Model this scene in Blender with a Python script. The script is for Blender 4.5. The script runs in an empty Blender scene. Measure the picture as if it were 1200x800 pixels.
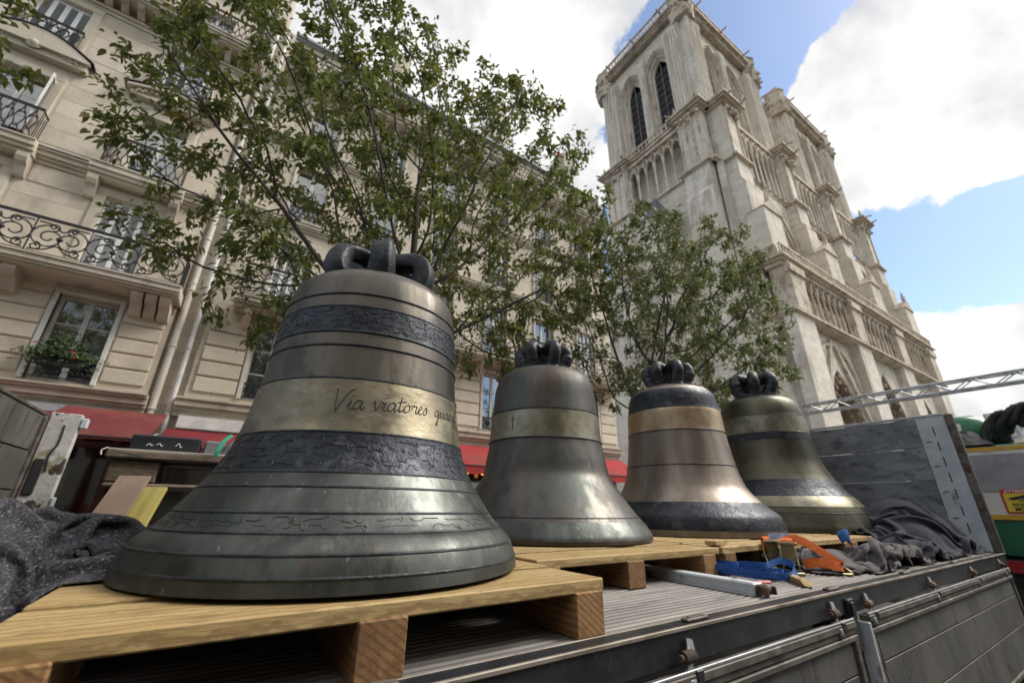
import bpy, bmesh, math, random
import numpy as np
from mathutils import Vector, Matrix, noise

# ------------------------------------------------------------------ camera, sky, sun, exposure
S = bpy.context.scene
COL = S.collection
ZC = 1.47                      # lens height; truck bed at 1.15
BED, DECK = 1.15, 1.291
R = math.radians
pitch, roll, hd = R(21.75), R(0.7056), R(55.886)
fw = Vector((math.cos(hd)*math.cos(pitch), math.sin(hd)*math.cos(pitch), math.sin(pitch)))
r0 = Vector((math.sin(hd), -math.cos(hd), 0)); u0 = r0.cross(fw)
rt = (r0*math.cos(roll) + u0*math.sin(roll))
up = rt.cross(fw)
if up.z < 0: up = -up
_z = Vector((0, 0, 1))
if _z.dot(rt) < 0:
    rt = r0*math.cos(roll) - u0*math.sin(roll); up = rt.cross(fw)
cam = bpy.data.cameras.new('camera'); camo = bpy.data.objects.new('camera', cam); COL.objects.link(camo)
m = Matrix((rt, up, -fw)).transposed().to_4x4(); m.translation = (0, 0, ZC); camo.matrix_world = m
cam.sensor_fit = 'HORIZONTAL'; cam.sensor_width = 36; cam.lens = 14.58; cam.clip_start = .02; cam.clip_end = 6000
cam.dof.use_dof = True; cam.dof.focus_distance = 1.5; cam.dof.aperture_fstop = 2.8
S.camera = camo

SUN_AZ, SUN_EL = R(-27), R(47)          # world angle from +X, elevation
w = bpy.data.worlds.new('World'); S.world = w; w.use_nodes = True
nt = w.node_tree; nt.nodes.clear(); N = nt.nodes.new; LK = nt.links.new
def wmath(op, a, b=None, c=None):
    n = N('ShaderNodeMath'); n.operation = op
    for i, v in enumerate((a, b, c)):
        if v is None: continue
        if isinstance(v, (int, float)): n.inputs[i].default_value = v
        else: LK(v, n.inputs[i])
    return n.outputs[0]
sky = N('ShaderNodeTexSky'); sky.sky_type = 'NISHITA'; sky.sun_disc = False
sky.sun_elevation = SUN_EL; sky.sun_rotation = R(90) - SUN_AZ; sky.air_density = 1.0; sky.dust_density = .45; sky.ozone_density = 1.0
tc = N('ShaderNodeTexCoord')
nz = N('ShaderNodeTexNoise'); nz.inputs['Scale'].default_value = 3.2; nz.inputs['Detail'].default_value = 9; nz.inputs['Roughness'].default_value = .58
LK(tc.outputs['Generated'], nz.inputs['Vector'])
nz2 = N('ShaderNodeTexNoise'); nz2.inputs['Scale'].default_value = 5.5; nz2.inputs['Detail'].default_value = 8; nz2.inputs['Roughness'].default_value = .55
LK(tc.outputs['Generated'], nz2.inputs['Vector'])
field = wmath('MULTIPLY_ADD', nz.outputs['Fac'], 2.0, -1.0+.06)
def blob(c, rin, rout, wgt):
    global field
    c = Vector(c).normalized()
    d = N('ShaderNodeVectorMath'); d.operation = 'DOT_PRODUCT'; LK(tc.outputs['Generated'], d.inputs[0]); d.inputs[1].default_value = c
    mr = N('ShaderNodeMapRange'); mr.interpolation_type = 'SMOOTHSTEP'
    LK(d.outputs['Value'], mr.inputs['Value']); mr.inputs['From Min'].default_value = math.cos(R(rout)); mr.inputs['From Max'].default_value = math.cos(R(rin))
    field = wmath('MULTIPLY_ADD', mr.outputs[0], wgt, field)
for b in [((.13, .62, .78), 20, 36, .75), ((.785, .02, .60), 8, 14, .8), ((.72, -.36, .58), 14, 26, .7),
          ((.775, .075, .627), 4, 9, .55), ((.965, .07, .22), 5, 12, .6), ((.95, -.2, .2), 8, 18, .5), ((.9, .42, .12), 8, 22, .5),
          ((.67, .22, .71), 7, 18, -.75), ((.91, .09, .40), 4, 10, -.65), ((.93, -.05, .37), 4, 9, -.55),
          ((-.5, -.3, .8), 10, 40, .3), ((.1, -.8, .6), 10, 40, .3)]:
    blob(*b)
nz3 = N('ShaderNodeTexNoise'); nz3.inputs['Scale'].default_value = 11; nz3.inputs['Detail'].default_value = 7; nz3.inputs['Roughness'].default_value = .6; LK(tc.outputs['Generated'], nz3.inputs['Vector'])
field = wmath('MULTIPLY_ADD', nz3.outputs['Fac'], .9, wmath('ADD', field, -.45))
al = N('ShaderNodeMapRange'); al.interpolation_type = 'SMOOTHSTEP'; LK(field, al.inputs['Value'])
al.inputs['From Min'].default_value = .02; al.inputs['From Max'].default_value = .16
cr = N('ShaderNodeValToRGB'); LK(nz2.outputs['Fac'], cr.inputs[0])
cr.color_ramp.elements[0].position = .34; cr.color_ramp.elements[0].color = (.62, .63, .655, 1)
cr.color_ramp.elements[1].position = .60; cr.color_ramp.elements[1].color = (1, .985, .96, 1)
bg1 = N('ShaderNodeBackground'); LK(sky.outputs[0], bg1.inputs['Color']); bg1.inputs['Strength'].default_value = .13
bg2 = N('ShaderNodeBackground'); LK(cr.outputs[0], bg2.inputs['Color']); bg2.inputs['Strength'].default_value = .78
mx = N('ShaderNodeMixShader'); LK(al.outputs[0], mx.inputs[0]); LK(bg1.outputs[0], mx.inputs[1]); LK(bg2.outputs[0], mx.inputs[2])
wo = N('ShaderNodeOutputWorld'); LK(mx.outputs[0], wo.inputs['Surface'])

sl = bpy.data.lights.new('sun', 'SUN'); so = bpy.data.objects.new('sun', sl); COL.objects.link(so)
sl.energy = 2.7; sl.angle = R(28); sl.color = (1, .95, .87)
sd = Vector((math.cos(SUN_AZ)*math.cos(SUN_EL), math.sin(SUN_AZ)*math.cos(SUN_EL), math.sin(SUN_EL)))
so.rotation_euler = sd.to_track_quat('Z', 'Y').to_euler(); so.location = (0, -20, 60)
S.view_settings.view_transform = 'Standard'; S.view_settings.look = 'None'; S.view_settings.gamma = 1; S.view_settings.exposure = 0.58
S.view_settings.use_curve_mapping = False
S.render.engine = 'CYCLES'; S.cycles.max_bounces = 7; S.cycles.use_denoising = True; S.cycles.caustics_reflective = False; S.cycles.caustics_refractive = False
S.cycles.transparent_max_bounces = 6

# ------------------------------------------------------------------ materials
MATS = {}
def mat(name, c1, c2=None, scale=4., rough=.7, rough2=None, metal=0., bump=0., bscale=None, stretch=(1, 1, 1), layers=(), rvar=.0, spec=.5, detail=7, brick=None, wave=None, coord='Object', pos=(.35, .65)):
    """noise mix of two real base colours, extra wear layers, fine relief; every object shifted by its random value"""
    if name in MATS: return MATS[name]
    mt = bpy.data.materials.new(name); mt.use_nodes = True; t = mt.node_tree; t.nodes.clear()
    n = t.nodes.new; lk = t.links.new
    out = n('ShaderNodeOutputMaterial'); bs = n('ShaderNodeBsdfPrincipled'); lk(bs.outputs[0], out.inputs[0])
    co = n('ShaderNodeTexCoord'); oi = n('ShaderNodeObjectInfo')
    vm = n('ShaderNodeVectorMath'); vm.operation = 'MULTIPLY_ADD'
    cb = n('ShaderNodeCombineXYZ')
    for i in range(3): lk(oi.outputs['Random'], cb.inputs[i])
    lk(cb.outputs[0], vm.inputs[0]); vm.inputs[1].default_value = (17, 31, 23); lk(co.outputs[coord], vm.inputs[2])
    V = vm.outputs[0]
    def nse(sc, st=(1, 1, 1), det=detail, ro=.6):
        mp = n('ShaderNodeMapping'); mp.inputs['Scale'].default_value = st; lk(V, mp.inputs['Vector'])
        x = n('ShaderNodeTexNoise'); x.inputs['Scale'].default_value = sc; x.inputs['Detail'].default_value = det; x.inputs['Roughness'].default_value = ro
        lk(mp.outputs[0], x.inputs['Vector'])
        k = n('ShaderNodeMath'); k.operation = 'MULTIPLY_ADD'; lk(x.outputs['Fac'], k.inputs[0]); k.inputs[1].default_value = 1.75; k.inputs[2].default_value = -.375
        return k.outputs[0]
    def rng(v, a, b, o0=0., o1=1.):
        x = n('ShaderNodeMapRange'); x.interpolation_type = 'SMOOTHSTEP'; lk(v, x.inputs['Value'])
        for k, q in zip(('From Min', 'From Max', 'To Min', 'To Max'), (a, b, o0, o1)): x.inputs[k].default_value = q
        return x.outputs[0]
    def mixc(f, a, b):
        x = n('ShaderNodeMix'); x.data_type = 'RGBA'
        lk(f, x.inputs['Factor'])
        for s, q in ((x.inputs[6], a), (x.inputs[7], b)):
            if isinstance(q, tuple): s.default_value = (*q[:3], 1)
            else: lk(q, s)
        return x.outputs[2]
    base = nse(scale, stretch)
    f = rng(base, *pos)
    c = mixc(f, tuple(c1), tuple(c2 or c1))
    for ly in layers:                          # (colour, scale, lo, hi, stretch, amount)
        g = rng(nse(ly[1], ly[4] if len(ly) > 4 else (1, 1, 1)), ly[2], ly[3], 0., ly[5] if len(ly) > 5 else 1.)
        c = mixc(g, c, tuple(ly[0]))
    if wave:                                   # growth rings: (axis, scale, distortion, colour, amount, offset)
        mp = n('ShaderNodeMapping'); lk(V, mp.inputs['Vector']); mp.inputs['Location'].default_value = wave[5]
        wv_ = n('ShaderNodeTexWave'); wv_.wave_type = 'RINGS'; wv_.rings_direction = wave[0]; wv_.inputs['Scale'].default_value = wave[1]; wv_.inputs['Distortion'].default_value = wave[2]; wv_.inputs['Detail'].default_value = 3; wv_.inputs['Detail Scale'].default_value = 1.5
        lk(mp.outputs[0], wv_.inputs['Vector']); c = mixc(rng(wv_.outputs['Fac'], .45, .95, 0., wave[4]), c, tuple(wave[3]))
    if brick:                                  # (width, height, mortar, mortar colour, axes) courses too far to model
        mp = n('ShaderNodeMapping'); lk(co.outputs['Object'], mp.inputs['Vector'])
        sp = n('ShaderNodeSeparateXYZ'); lk(mp.outputs[0], sp.inputs[0]); cm = n('ShaderNodeCombineXYZ')
        ad = n('ShaderNodeMath'); ad.operation = 'ADD'; lk(sp.outputs[0], ad.inputs[0]); lk(sp.outputs[1], ad.inputs[1])
        lk(ad.outputs[0], cm.inputs[0]); lk(sp.outputs[2], cm.inputs[1])
        br = n('ShaderNodeTexBrick'); lk(cm.outputs[0], br.inputs['Vector']); br.inputs['Scale'].default_value = 1
        br.inputs['Brick Width'].default_value = brick[0]; br.inputs['Row Height'].default_value = brick[1]; br.inputs['Mortar Size'].default_value = brick[2]
        br.inputs['Color1'].default_value = (.86, .86, .86, 1); br.inputs['Color2'].default_value = (1.06, 1.05, 1.03, 1); br.inputs['Mortar'].default_value = (*brick[3], 1)
        mm = n('ShaderNodeMix'); mm.data_type = 'RGBA'; mm.blend_type = 'MULTIPLY'; mm.inputs['Factor'].default_value = 1
        lk(c, mm.inputs[6]); lk(br.outputs['Color'], mm.inputs[7]); c = mm.outputs[2]
    if rvar:
        hs = n('ShaderNodeHueSaturation'); lk(c, hs.inputs['Color']); lk(rng(oi.outputs['Random'], 0, 1, 1-rvar, 1+rvar), hs.inputs['Value']); c = hs.outputs[0]
    lk(c, bs.inputs['Base Color'])
    if rough2 is not None: lk(rng(nse(scale*2.3, stretch), .35, .65, rough, rough2), bs.inputs['Roughness'])
    else: bs.inputs['Roughness'].default_value = rough
    bs.inputs['Metallic'].default_value = metal; bs.inputs['Specular IOR Level'].default_value = spec
    if bump:
        bp = n('ShaderNodeBump'); bp.inputs['Strength'].default_value = 1; bp.inputs['Distance'].default_value = bump
        lk(nse(bscale or scale*4, stretch, 6), bp.inputs['Height']); lk(bp.outputs[0], bs.inputs['Normal'])
    MATS[name] = mt
    return mt

def glassmat(name, col=(.02, .025, .03), rough=.06, refl=.3):
    if name in MATS: return MATS[name]
    mt = mat(name, col, tuple(x*1.6 for x in col), 1.2, rough=rough, spec=.9, bump=.0015, bscale=1.5)
    t = mt.node_tree; bs = [n for n in t.nodes if n.type == 'BSDF_PRINCIPLED'][0]; out = [n for n in t.nodes if n.type == 'OUTPUT_MATERIAL'][0]
    gl = t.nodes.new('ShaderNodeBsdfGlossy'); gl.inputs['Roughness'].default_value = .03; mx_ = t.nodes.new('ShaderNodeMixShader'); mx_.inputs[0].default_value = refl   # double glazing
    t.links.new(bs.outputs[0], mx_.inputs[1]); t.links.new(gl.outputs[0], mx_.inputs[2]); t.links.new(mx_.outputs[0], out.inputs[0])
    return mt

# ------------------------------------------------------------------ mesh collecting
class MB:
    def __init__(s): s.v = []; s.f = []
    def add(s, vs, fs):
        o = len(s.v); s.v.extend([tuple(p) for p in vs]); s.f.extend([tuple(i+o for i in f) for f in fs]); return s
    def box(s, x0, x1, y0, y1, z0, z1):
        return s.add([(x, y, z) for z in (z0, z1) for y in (y0, y1) for x in (x0, x1)], [(0, 2, 3, 1), (4, 5, 7, 6), (0, 1, 5, 4), (2, 6, 7, 3), (0, 4, 6, 2), (1, 3, 7, 5)])
    def cbox(s, x0, x1, y0, y1, z0, z1, b=.004):
        L = ((x0, x1), (y0, y1), (z0, z1)); vs = []; idx = {}
        for i in (0, 1):
            for j in (0, 1):
                for k in (0, 1):
                    sg = (i, j, k)
                    for ax in range(3):
                        p = [L[a][sg[a]] + (0 if a == ax else (b if sg[a] == 0 else -b)) for a in range(3)]
                        idx[(i, j, k, ax)] = len(vs); vs.append(p)
        fs = []
        for ax in range(3):
            a1, a2 = [a for a in range(3) if a != ax]
            for e in (0, 1):
                q = []
                for (p, r) in ((0, 0), (1, 0), (1, 1), (0, 1)):
                    k = [0, 0, 0]; k[ax] = e; k[a1] = p; k[a2] = r; q.append(idx[(*k, ax)])
                fs.append(tuple(q))
            for p in (0, 1):
                for r in (0, 1):
                    k0 = [0, 0, 0]; k1 = [0, 0, 0]; k0[a1] = k1[a1] = p; k0[a2] = k1[a2] = r; k1[ax] = 1
                    fs.append((idx[(*k0, a1)], idx[(*k1, a1)], idx[(*k1, a2)], idx[(*k0, a2)]))
        for i in (0, 1):
            for j in (0, 1):
                for k in (0, 1): fs.append((idx[(i, j, k, 0)], idx[(i, j, k, 1)], idx[(i, j, k, 2)]))
        return s.add(vs, fs)
    def prism(s, poly, fn, lo, hi):
        """poly of 2-D points, fn(p, q, d) -> xyz, extruded from lo to hi"""
        n = len(poly)
        vs = [fn(p[0], p[1], lo) for p in poly] + [fn(p[0], p[1], hi) for p in poly]
        fs = [tuple(range(n))[::-1], tuple(range(n, 2*n))] + [(i, (i+1) % n, n+(i+1) % n, n+i) for i in range(n)]
        return s.add(vs, fs)
    def lathe(s, prof, n=48, c=(0, 0, 0), caps=True):
        o = len(s.v); k = len(prof)
        for (r, z) in prof:
            for i in range(n):
                a = 2*math.pi*i/n; s.v.append((c[0]+r*math.cos(a), c[1]+r*math.sin(a), c[2]+z))
        for j in range(k-1):
            for i in range(n):
                i2 = (i+1) % n; s.f.append((o+j*n+i, o+j*n+i2, o+(j+1)*n+i2, o+(j+1)*n+i))
        if caps:
            s.f.append(tuple(o+i for i in range(n))[::-1]); s.f.append(tuple(o+(k-1)*n+i for i in range(n)))
        return s
    def cyl(s, p, q, r, r2=None, n=10): return s.tube([p, q], [r, r if r2 is None else r2], n)
    def tube(s, pts, rad, n=8, flat=1., upv=None, closed=False, power=1.):
        pts = [Vector(p) for p in pts]; k = len(pts)
        if not hasattr(rad, '__len__'): rad = [rad]*k
        o = len(s.v); prev = None
        for i, p in enumerate(pts):
            if closed: t = pts[(i+1) % k]-pts[i-1]
            else: t = pts[min(i+1, k-1)]-pts[max(i-1, 0)]
            t = t.normalized() if t.length > 1e-9 else Vector((0, 0, 1))
            if upv is not None: a = Vector(upv)-t*Vector(upv).dot(t)
            elif prev is None: a = t.orthogonal()
            else: a = prev-t*prev.dot(t)
            if a.length < 1e-6: a = t.orthogonal()
            a.normalize(); prev = a; b = t.cross(a)
            for j in range(n):
                th = 2*math.pi*(j+.5)/n; ca, sa = math.cos(th), math.sin(th)
                if power != 1: ca, sa = math.copysign(abs(ca)**power, ca), math.copysign(abs(sa)**power, sa)
                q = p + (a*ca + b*sa*flat)*rad[i]; s.v.append(tuple(q))
        for i in range(k if closed else k-1):
            i2 = (i+1) % k
            for j in range(n):
                j2 = (j+1) % n; s.f.append((o+i*n+j, o+i*n+j2, o+i2*n+j2, o+i2*n+j))
        if not closed:
            s.f.append(tuple(o+j for j in range(n))[::-1]); s.f.append(tuple(o+(k-1)*n+j for j in range(n)))
        return s
    def rot(s, M, start=0):
        s.v[start:] = [tuple(M @ Vector(p)) for p in s.v[start:]]; return s
    def mesh(s, name, mt, smooth=None, fix=True):
        me = bpy.data.meshes.new(name); me.from_pydata(s.v, [], s.f)
        if fix and len(s.f) < 30000:
            bm = bmesh.new(); bm.from_mesh(me); bmesh.ops.recalc_face_normals(bm, faces=bm.faces); bm.to_mesh(me); bm.free()
        if mt is not None: me.materials.append(mt)
        if smooth is not None:
            me.shade_smooth()
            if smooth < 179: me.set_sharp_from_angle(angle=R(smooth))
        me.update(); return me
    def build(s, name, mt, parent=None, smooth=None, loc=None, rot=None, fix=True, kind=None):
        return put(name, s.mesh(name, mt, smooth, fix), parent, loc, rot, kind)
def put(name, me, parent=None, loc=None, rot=None, kind=None):
    o = bpy.data.objects.new(name, me); COL.objects.link(o)
    if parent is not None: o.parent = parent
    if loc is not None: o.location = loc
    if rot is not None: o.rotation_euler = rot
    if kind: o['kind'] = kind
    return o
def thing(name, label, cat, loc=(0, 0, 0), rz=0., group=None):
    o = bpy.data.objects.new(name, None); COL.objects.link(o); o.location = loc; o.rotation_euler = (0, 0, rz); o.empty_display_size = .2
    return tag(o, label, cat, group)
def tag(o, label, cat, group=None):
    o['label'] = label; o['category'] = cat
    if group: o['group'] = group
    return o
def struct(o): o['kind'] = 'structure'; return o
def lab(o, label): o['label'] = label; return o
def dup(root, loc=None, rz=None, label=None):
    r = root.copy(); COL.objects.link(r)
    if loc is not None: r.location = loc
    if rz is not None: r.rotation_euler = (0, 0, rz)
    if label: r['label'] = label
    for ch in list(root.children):
        c = ch.copy(); COL.objects.link(c); c.parent = r
        for g in list(ch.children):
            d = g.copy(); COL.objects.link(d); d.parent = c
    return r
def smoothpath(pts, k=8, closed=False):
    """Catmull-Rom through the points"""
    P = [Vector(p) for p in pts]; n = len(P); out = []
    rngi = range(n if closed else n-1)
    for i in rngi:
        if closed: a, b, c, d = P[i-1], P[i], P[(i+1) % n], P[(i+2) % n]
        else: a, b, c, d = P[max(i-1, 0)], P[i], P[i+1], P[min(i+2, n-1)]
        for j in range(k):
            t = j/k
            out.append(.5*((2*b)+(c-a)*t+(2*a-5*b+4*c-d)*t*t+(3*b-a-3*c+d)*t**3))
    if not closed: out.append(P[-1])
    return out
def hermite(xs, ys):
    """monotone cubic through a table, for bell outlines"""
    xs = np.array(xs, float); ys = np.array(ys, float); h = np.diff(xs); d = np.diff(ys)/h
    mm = np.zeros(len(xs)); mm[0] = d[0]; mm[-1] = d[-1]
    for i in range(1, len(xs)-1): mm[i] = 0 if d[i-1]*d[i] <= 0 else 2*d[i-1]*d[i]/(d[i-1]+d[i])
    def f(x):
        i = int(np.clip(np.searchsorted(xs, x)-1, 0, len(h)-1)); t = (x-xs[i])/h[i]
        return float((1+2*t)*(1-t)**2*ys[i]+t*(1-t)**2*h[i]*mm[i]+t*t*(3-2*t)*ys[i+1]+t*t*(t-1)*h[i]*mm[i+1])
    return f

# ------------------------------------------------------------------ palette
STONE = mat('limestone', (.56, .49, .385), (.64, .57, .465), .6, .85, bump=.006, bscale=9, layers=[((.33, .29, .24), .9, .56, .78, (1, 1, .25), .55)], rvar=.07)
STONE_RAW = mat('limestone_wall', (.54, .47, .37), (.62, .55, .45), .5, .88, bump=.005, bscale=8, layers=[((.35, .31, .26), .8, .55, .8, (1, 1, .2), .5)])
STONE_TRIM = mat('limestone_trim', (.50, .45, .36), (.60, .54, .45), .9, .85, bump=.004, bscale=14, layers=[((.25, .22, .19), 1.6, .55, .8, (1, 1, .4), .6)], rvar=.05)
STONE_JOINT = mat('ashlar_wall', (.52, .46, .37), (.60, .54, .44), .6, .88, brick=(1.1, .46, .008, (.6, .58, .55)), layers=[((.36, .32, .27), .9, .56, .8, (1, 1, .25), .4)])
IRON = mat('wrought_iron', (.008, .009, .012), (.016, .017, .021), 9, .55, bump=.0005)
ZINCD = mat('dark_zinc_flashing', (.035, .04, .05), (.06, .065, .075), 2, .5, metal=.3)
ZINC = mat('zinc', (.22, .24, .27), (.30, .32, .35), 1.2, .5, metal=.3)
WHITE = mat('white_paint', (.72, .72, .70), (.60, .60, .58), 3, .55, bump=.001, layers=[((.3, .28, .25), 6, .62, .8, (1, 1, .3), .5)])
PIPE = mat('cream_pipe_paint', (.62, .58, .52), (.52, .48, .42), 2, .55, layers=[((.35, .31, .27), 5, .6, .8, (1, 1, .2), .6)])
SHUT = mat('shutter_paint', (.74, .75, .76), (.80, .81, .82), 2, .6, rvar=.04)
SLAT = mat('shutter_slat_paint', (.60, .61, .63), (.66, .67, .69), 2, .6)
GLASS = glassmat('window_glass')
SHOPGLASS = glassmat('shop_window_glass', (.010, .009, .008), .1, .05)
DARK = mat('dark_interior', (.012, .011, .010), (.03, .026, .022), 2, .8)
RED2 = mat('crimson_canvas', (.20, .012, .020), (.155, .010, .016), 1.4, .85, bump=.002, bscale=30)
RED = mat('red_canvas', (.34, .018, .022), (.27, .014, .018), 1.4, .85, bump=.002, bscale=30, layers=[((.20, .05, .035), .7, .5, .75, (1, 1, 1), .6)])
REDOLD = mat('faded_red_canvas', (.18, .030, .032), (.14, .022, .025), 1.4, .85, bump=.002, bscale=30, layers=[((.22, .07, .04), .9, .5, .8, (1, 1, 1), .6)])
ASPHALT = mat('asphalt', (.045, .045, .047), (.062, .061, .06), .8, .9, bump=.004, bscale=60)
PAVE = mat('pavement_slab', (.26, .25, .23), (.33, .32, .30), .8, .85, brick=(.9, .6, .008, (.5, .5, .5)))
PINE = mat('pale_pine', (.37, .25, .10), (.46, .33, .15), 1.6, .72, wave=('X', 13, 4.5, (.22, .135, .05), .65, (0, .35, .2)), stretch=(1.2, 9, 9), bump=.0012, bscale=9, layers=[((.24, .15, .06), 2.2, .58, .75, (.7, 9, 9), .55), ((.12, .09, .045), 5, .62, .86, (1, 2.5, 2.5), .7), ((.36, .33, .10), 1.3, .55, .8, (.6, 4, 4), .4), ((.16, .10, .045), 30, .66, .9, (3, .6, .2), .45)], rvar=.08)
PINE_END = mat('orange_pine', (.22, .115, .045), (.30, .17, .070), 3, .75, wave=('Y', 22, 1.2, (.13, .06, .022), .65, (.02, 0, .07)), stretch=(6, 1, 6), bump=.001, bscale=12, layers=[((.15, .07, .03), 7, .55, .75, (4, .6, 4), .6)], rvar=.12)
BEDM = mat('worn_bed_deck', (.15, .14, .13), (.21, .195, .18), 2.2, .62, stretch=(.6, 6, 1), metal=.25, bump=.001, bscale=20, layers=[((.28, .25, .22), 3, .58, .75, (.3, 7, 1), .7), ((.07, .06, .055), 4, .58, .8, (.4, 3, 1), .7)])
BLACKST = mat('black_steel', (.012, .013, .016), (.026, .027, .031), 7, .45, bump=.0006, metal=.2, layers=[((.075, .045, .028), 14, .72, .9, (.7, 1, 1), .7), ((.055, .058, .066), 26, .70, .85, (1, 1, .6), .5)])
RUST = mat('rusty_steel', (.075, .042, .026), (.14, .085, .055), 12, .85, bump=.002, bscale=40, layers=[((.04, .025, .02), 9, .55, .7), ((.32, .24, .17), 16, .62, .75)])
EDGE = mat('scuffed_edge_steel', (.085, .075, .064), (.15, .135, .115), 14, .6, stretch=(.5, 1, 1), metal=.3, layers=[((.055, .030, .018), 16, .60, .80, (.5, 1, 1), .7), ((.27, .255, .235), 22, .70, .85, (.3, 1, 1), .7)])
GREYPANEL = mat('grimy_grey_panel', (.066, .064, .057), (.105, .101, .09), 3.2, .62, stretch=(1, 1, .5), bump=.0015, bscale=18, layers=[((.024, .021, .018), 9, .60, .78, (2, 2, .6), .75), ((.17, .168, .158), 16, .68, .86, (2.5, 2.5, .35), .5), ((.05, .042, .034), 2.2, .55, .85, (1, 1, .7), .6)], rvar=.06)
HEADP = mat('blue_grey_headboard', (.15, .165, .185), (.23, .245, .265), 2.5, .6, stretch=(1, 1, 2.5), bump=.002, bscale=14, layers=[((.07, .075, .085), 4, .54, .74, (1, 1.5, 3), .75), ((.34, .35, .36), 9, .63, .8, (1, 1, 3), .5)], rvar=.07)
PALEST = mat('pale_blue_white_steel', (.42, .45, .49), (.52, .55, .58), 4, .5, bump=.0006, layers=[((.16, .14, .12), 9, .66, .8, (1, 1, .6), .8)])
CHIP = mat('chipped_white_paint', (.44, .42, .40), (.54, .52, .50), 4, .6, bump=.003, bscale=18, layers=[((.06, .045, .035), 6, .60, .66), ((.22, .22, .10), 8, .66, .72, (1, 1, 1), .7)])
FELT = mat('grey_felt', (.066, .066, .078), (.135, .130, .142), 110, .95, bump=.003, bscale=150, detail=3, layers=[((.38, .36, .37), 120, .64, .78, (1, 1, 1), .95), ((.016, .016, .024), 130, .62, .80)])
FELTB = mat('dark_blue_grey_felt', (.026, .028, .040), (.048, .049, .062), 120, .95, bump=.002, bscale=220, detail=3, layers=[((.10, .095, .10), 200, .70, .85, (1, 1, 1), .7)])
FELTP = mat('pale_brown_grey_felt', (.105, .095, .098), (.165, .150, .150), 150, .95, bump=.002, bscale=240, detail=3, layers=[((.06, .055, .055), 130, .60, .70)])
ORANGE = mat('orange_webbing', (.72, .15, .012), (.60, .11, .01), 60, .7, bump=.0008, bscale=300)
BLUEW = mat('blue_webbing', (.015, .10, .36), (.012, .07, .27), 50, .65, bump=.0008, bscale=300)
BRASSY = mat('gold_zinc_steel', (.24, .19, .10), (.32, .27, .16), 14, .38, metal=.8)
BRONZE = mat('bronze', (.088, .080, .070), (.135, .121, .102), 4.2, .36, .52, metal=.86, stretch=(1, 1, .35), bump=.0007, bscale=30,
             layers=[((.085, .10, .088), 2.2, .52, .74, (1, 1, .4), .7), ((.22, .20, .17), 16, .70, .92, (1, 1, .25), .4), ((.045, .042, .040), 7, .58, .82, (1, 1, .5), .6), ((.17, .12, .085), 3, .66, .9, (1, 1, .4), .4)])
BRONZE_G = mat('green_grey_bronze', (.072, .078, .073), (.115, .122, .112), 4, .38, .55, metal=.82, stretch=(1, 1, .35), bump=.0008, bscale=34,
               layers=[((.24, .25, .24), 20, .70, .90, (1, 1, .3), .5), ((.036, .037, .036), 6, .55, .80, (1, 1, .5), .65), ((.15, .11, .08), 9, .70, .9, (1, 1, 1), .5), ((.30, .30, .30), 46, .76, .86, (1, 1, .5), .5)])
BRONZE_V = mat('violet_brown_bronze', (.082, .077, .074), (.125, .115, .105), 3.6, .42, .58, metal=.86, stretch=(1, 1, .3), bump=.0006, bscale=30,
               layers=[((.075, .092, .085), 3.2, .50, .80, (1, 1, .35), .7), ((.30, .31, .32), 20, .76, .92, (1, 1, .22), .4), ((.105, .075, .055), 2.6, .58, .85, (1, 1, .6), .6), ((.045, .042, .042), 8, .62, .85, (1, 1, .5), .5)])
BRONZE_R = mat('rosy_bronze', (.20, .168, .14), (.30, .255, .215), 3.5, .40, .52, metal=.88, stretch=(1, 1, .18), bump=.0005, bscale=30, layers=[((.14, .115, .10), 5, .52, .80, (1, 1, .16), .7), ((.42, .38, .34), 7, .68, .9, (1, 1, .12), .4), ((.11, .09, .075), 14, .70, .9, (1, 1, .4), .4)])
BRONZE_O = mat('olive_bronze', (.070, .067, .046), (.110, .105, .074), 3.2, .37, .50, metal=.85, stretch=(1, 1, .3), bump=.0006, bscale=30, layers=[((.16, .10, .06), 4, .64, .8, (1, 1, .4), .6)])
BRASS = mat('polished_brass_band', (.235, .205, .145), (.33, .285, .20), 6, .36, .52, metal=.88, stretch=(1, 1, 1.6), bump=.0006, bscale=36, layers=[((.14, .135, .112), 4, .46, .80, (1, 1, 1.4), .75), ((.44, .39, .29), 22, .66, .88, (1, 1, 2.6), .5), ((.10, .095, .085), 13, .66, .86, (1, 1, 1.2), .5)])
BRASS2 = mat('pale_brass_band', (.18, .168, .122), (.26, .24, .18), 6, .38, .50, metal=.86, bump=.0005, bscale=36, layers=[((.11, .105, .085), 5, .50, .80, (1, 1, 1.2), .7), ((.36, .33, .26), 18, .70, .9, (1, 1, 2), .4)])
BRASS3 = mat('golden_band', (.36, .27, .175), (.46, .355, .235), 5, .36, .46, metal=.88, bump=.0005, bscale=36, layers=[((.23, .175, .12), 6, .52, .80, (1, 1, .5), .65)])
BLACKB = mat('blackened_bronze', (.020, .024, .032), (.040, .045, .055), 8, .36, .52, metal=.55, bump=.0022, bscale=46, layers=[((.085, .09, .10), 18, .62, .75, (1, 1, 1), .6)])
CROWN = mat('dark_cast_bronze', (.030, .034, .040), (.062, .066, .072), 14, .42, .58, metal=.6, bump=.0016, bscale=60, layers=[((.10, .075, .055), 8, .62, .78, (1, 1, 1), .6)])
INK = mat('engraved_line', (.022, .018, .014), (.03, .025, .02), 30, .7)
GREEN = mat('green_truck_paint', (.008, .13, .062), (.010, .105, .05), 3, .35, layers=[((.05, .09, .07), 5, .62, .78)])
CREAM = mat('white_truck_panel', (.62, .60, .56), (.70, .68, .64), 2, .5, layers=[((.36, .34, .31), 3, .6, .8, (1, 1, .4), .6)])
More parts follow.
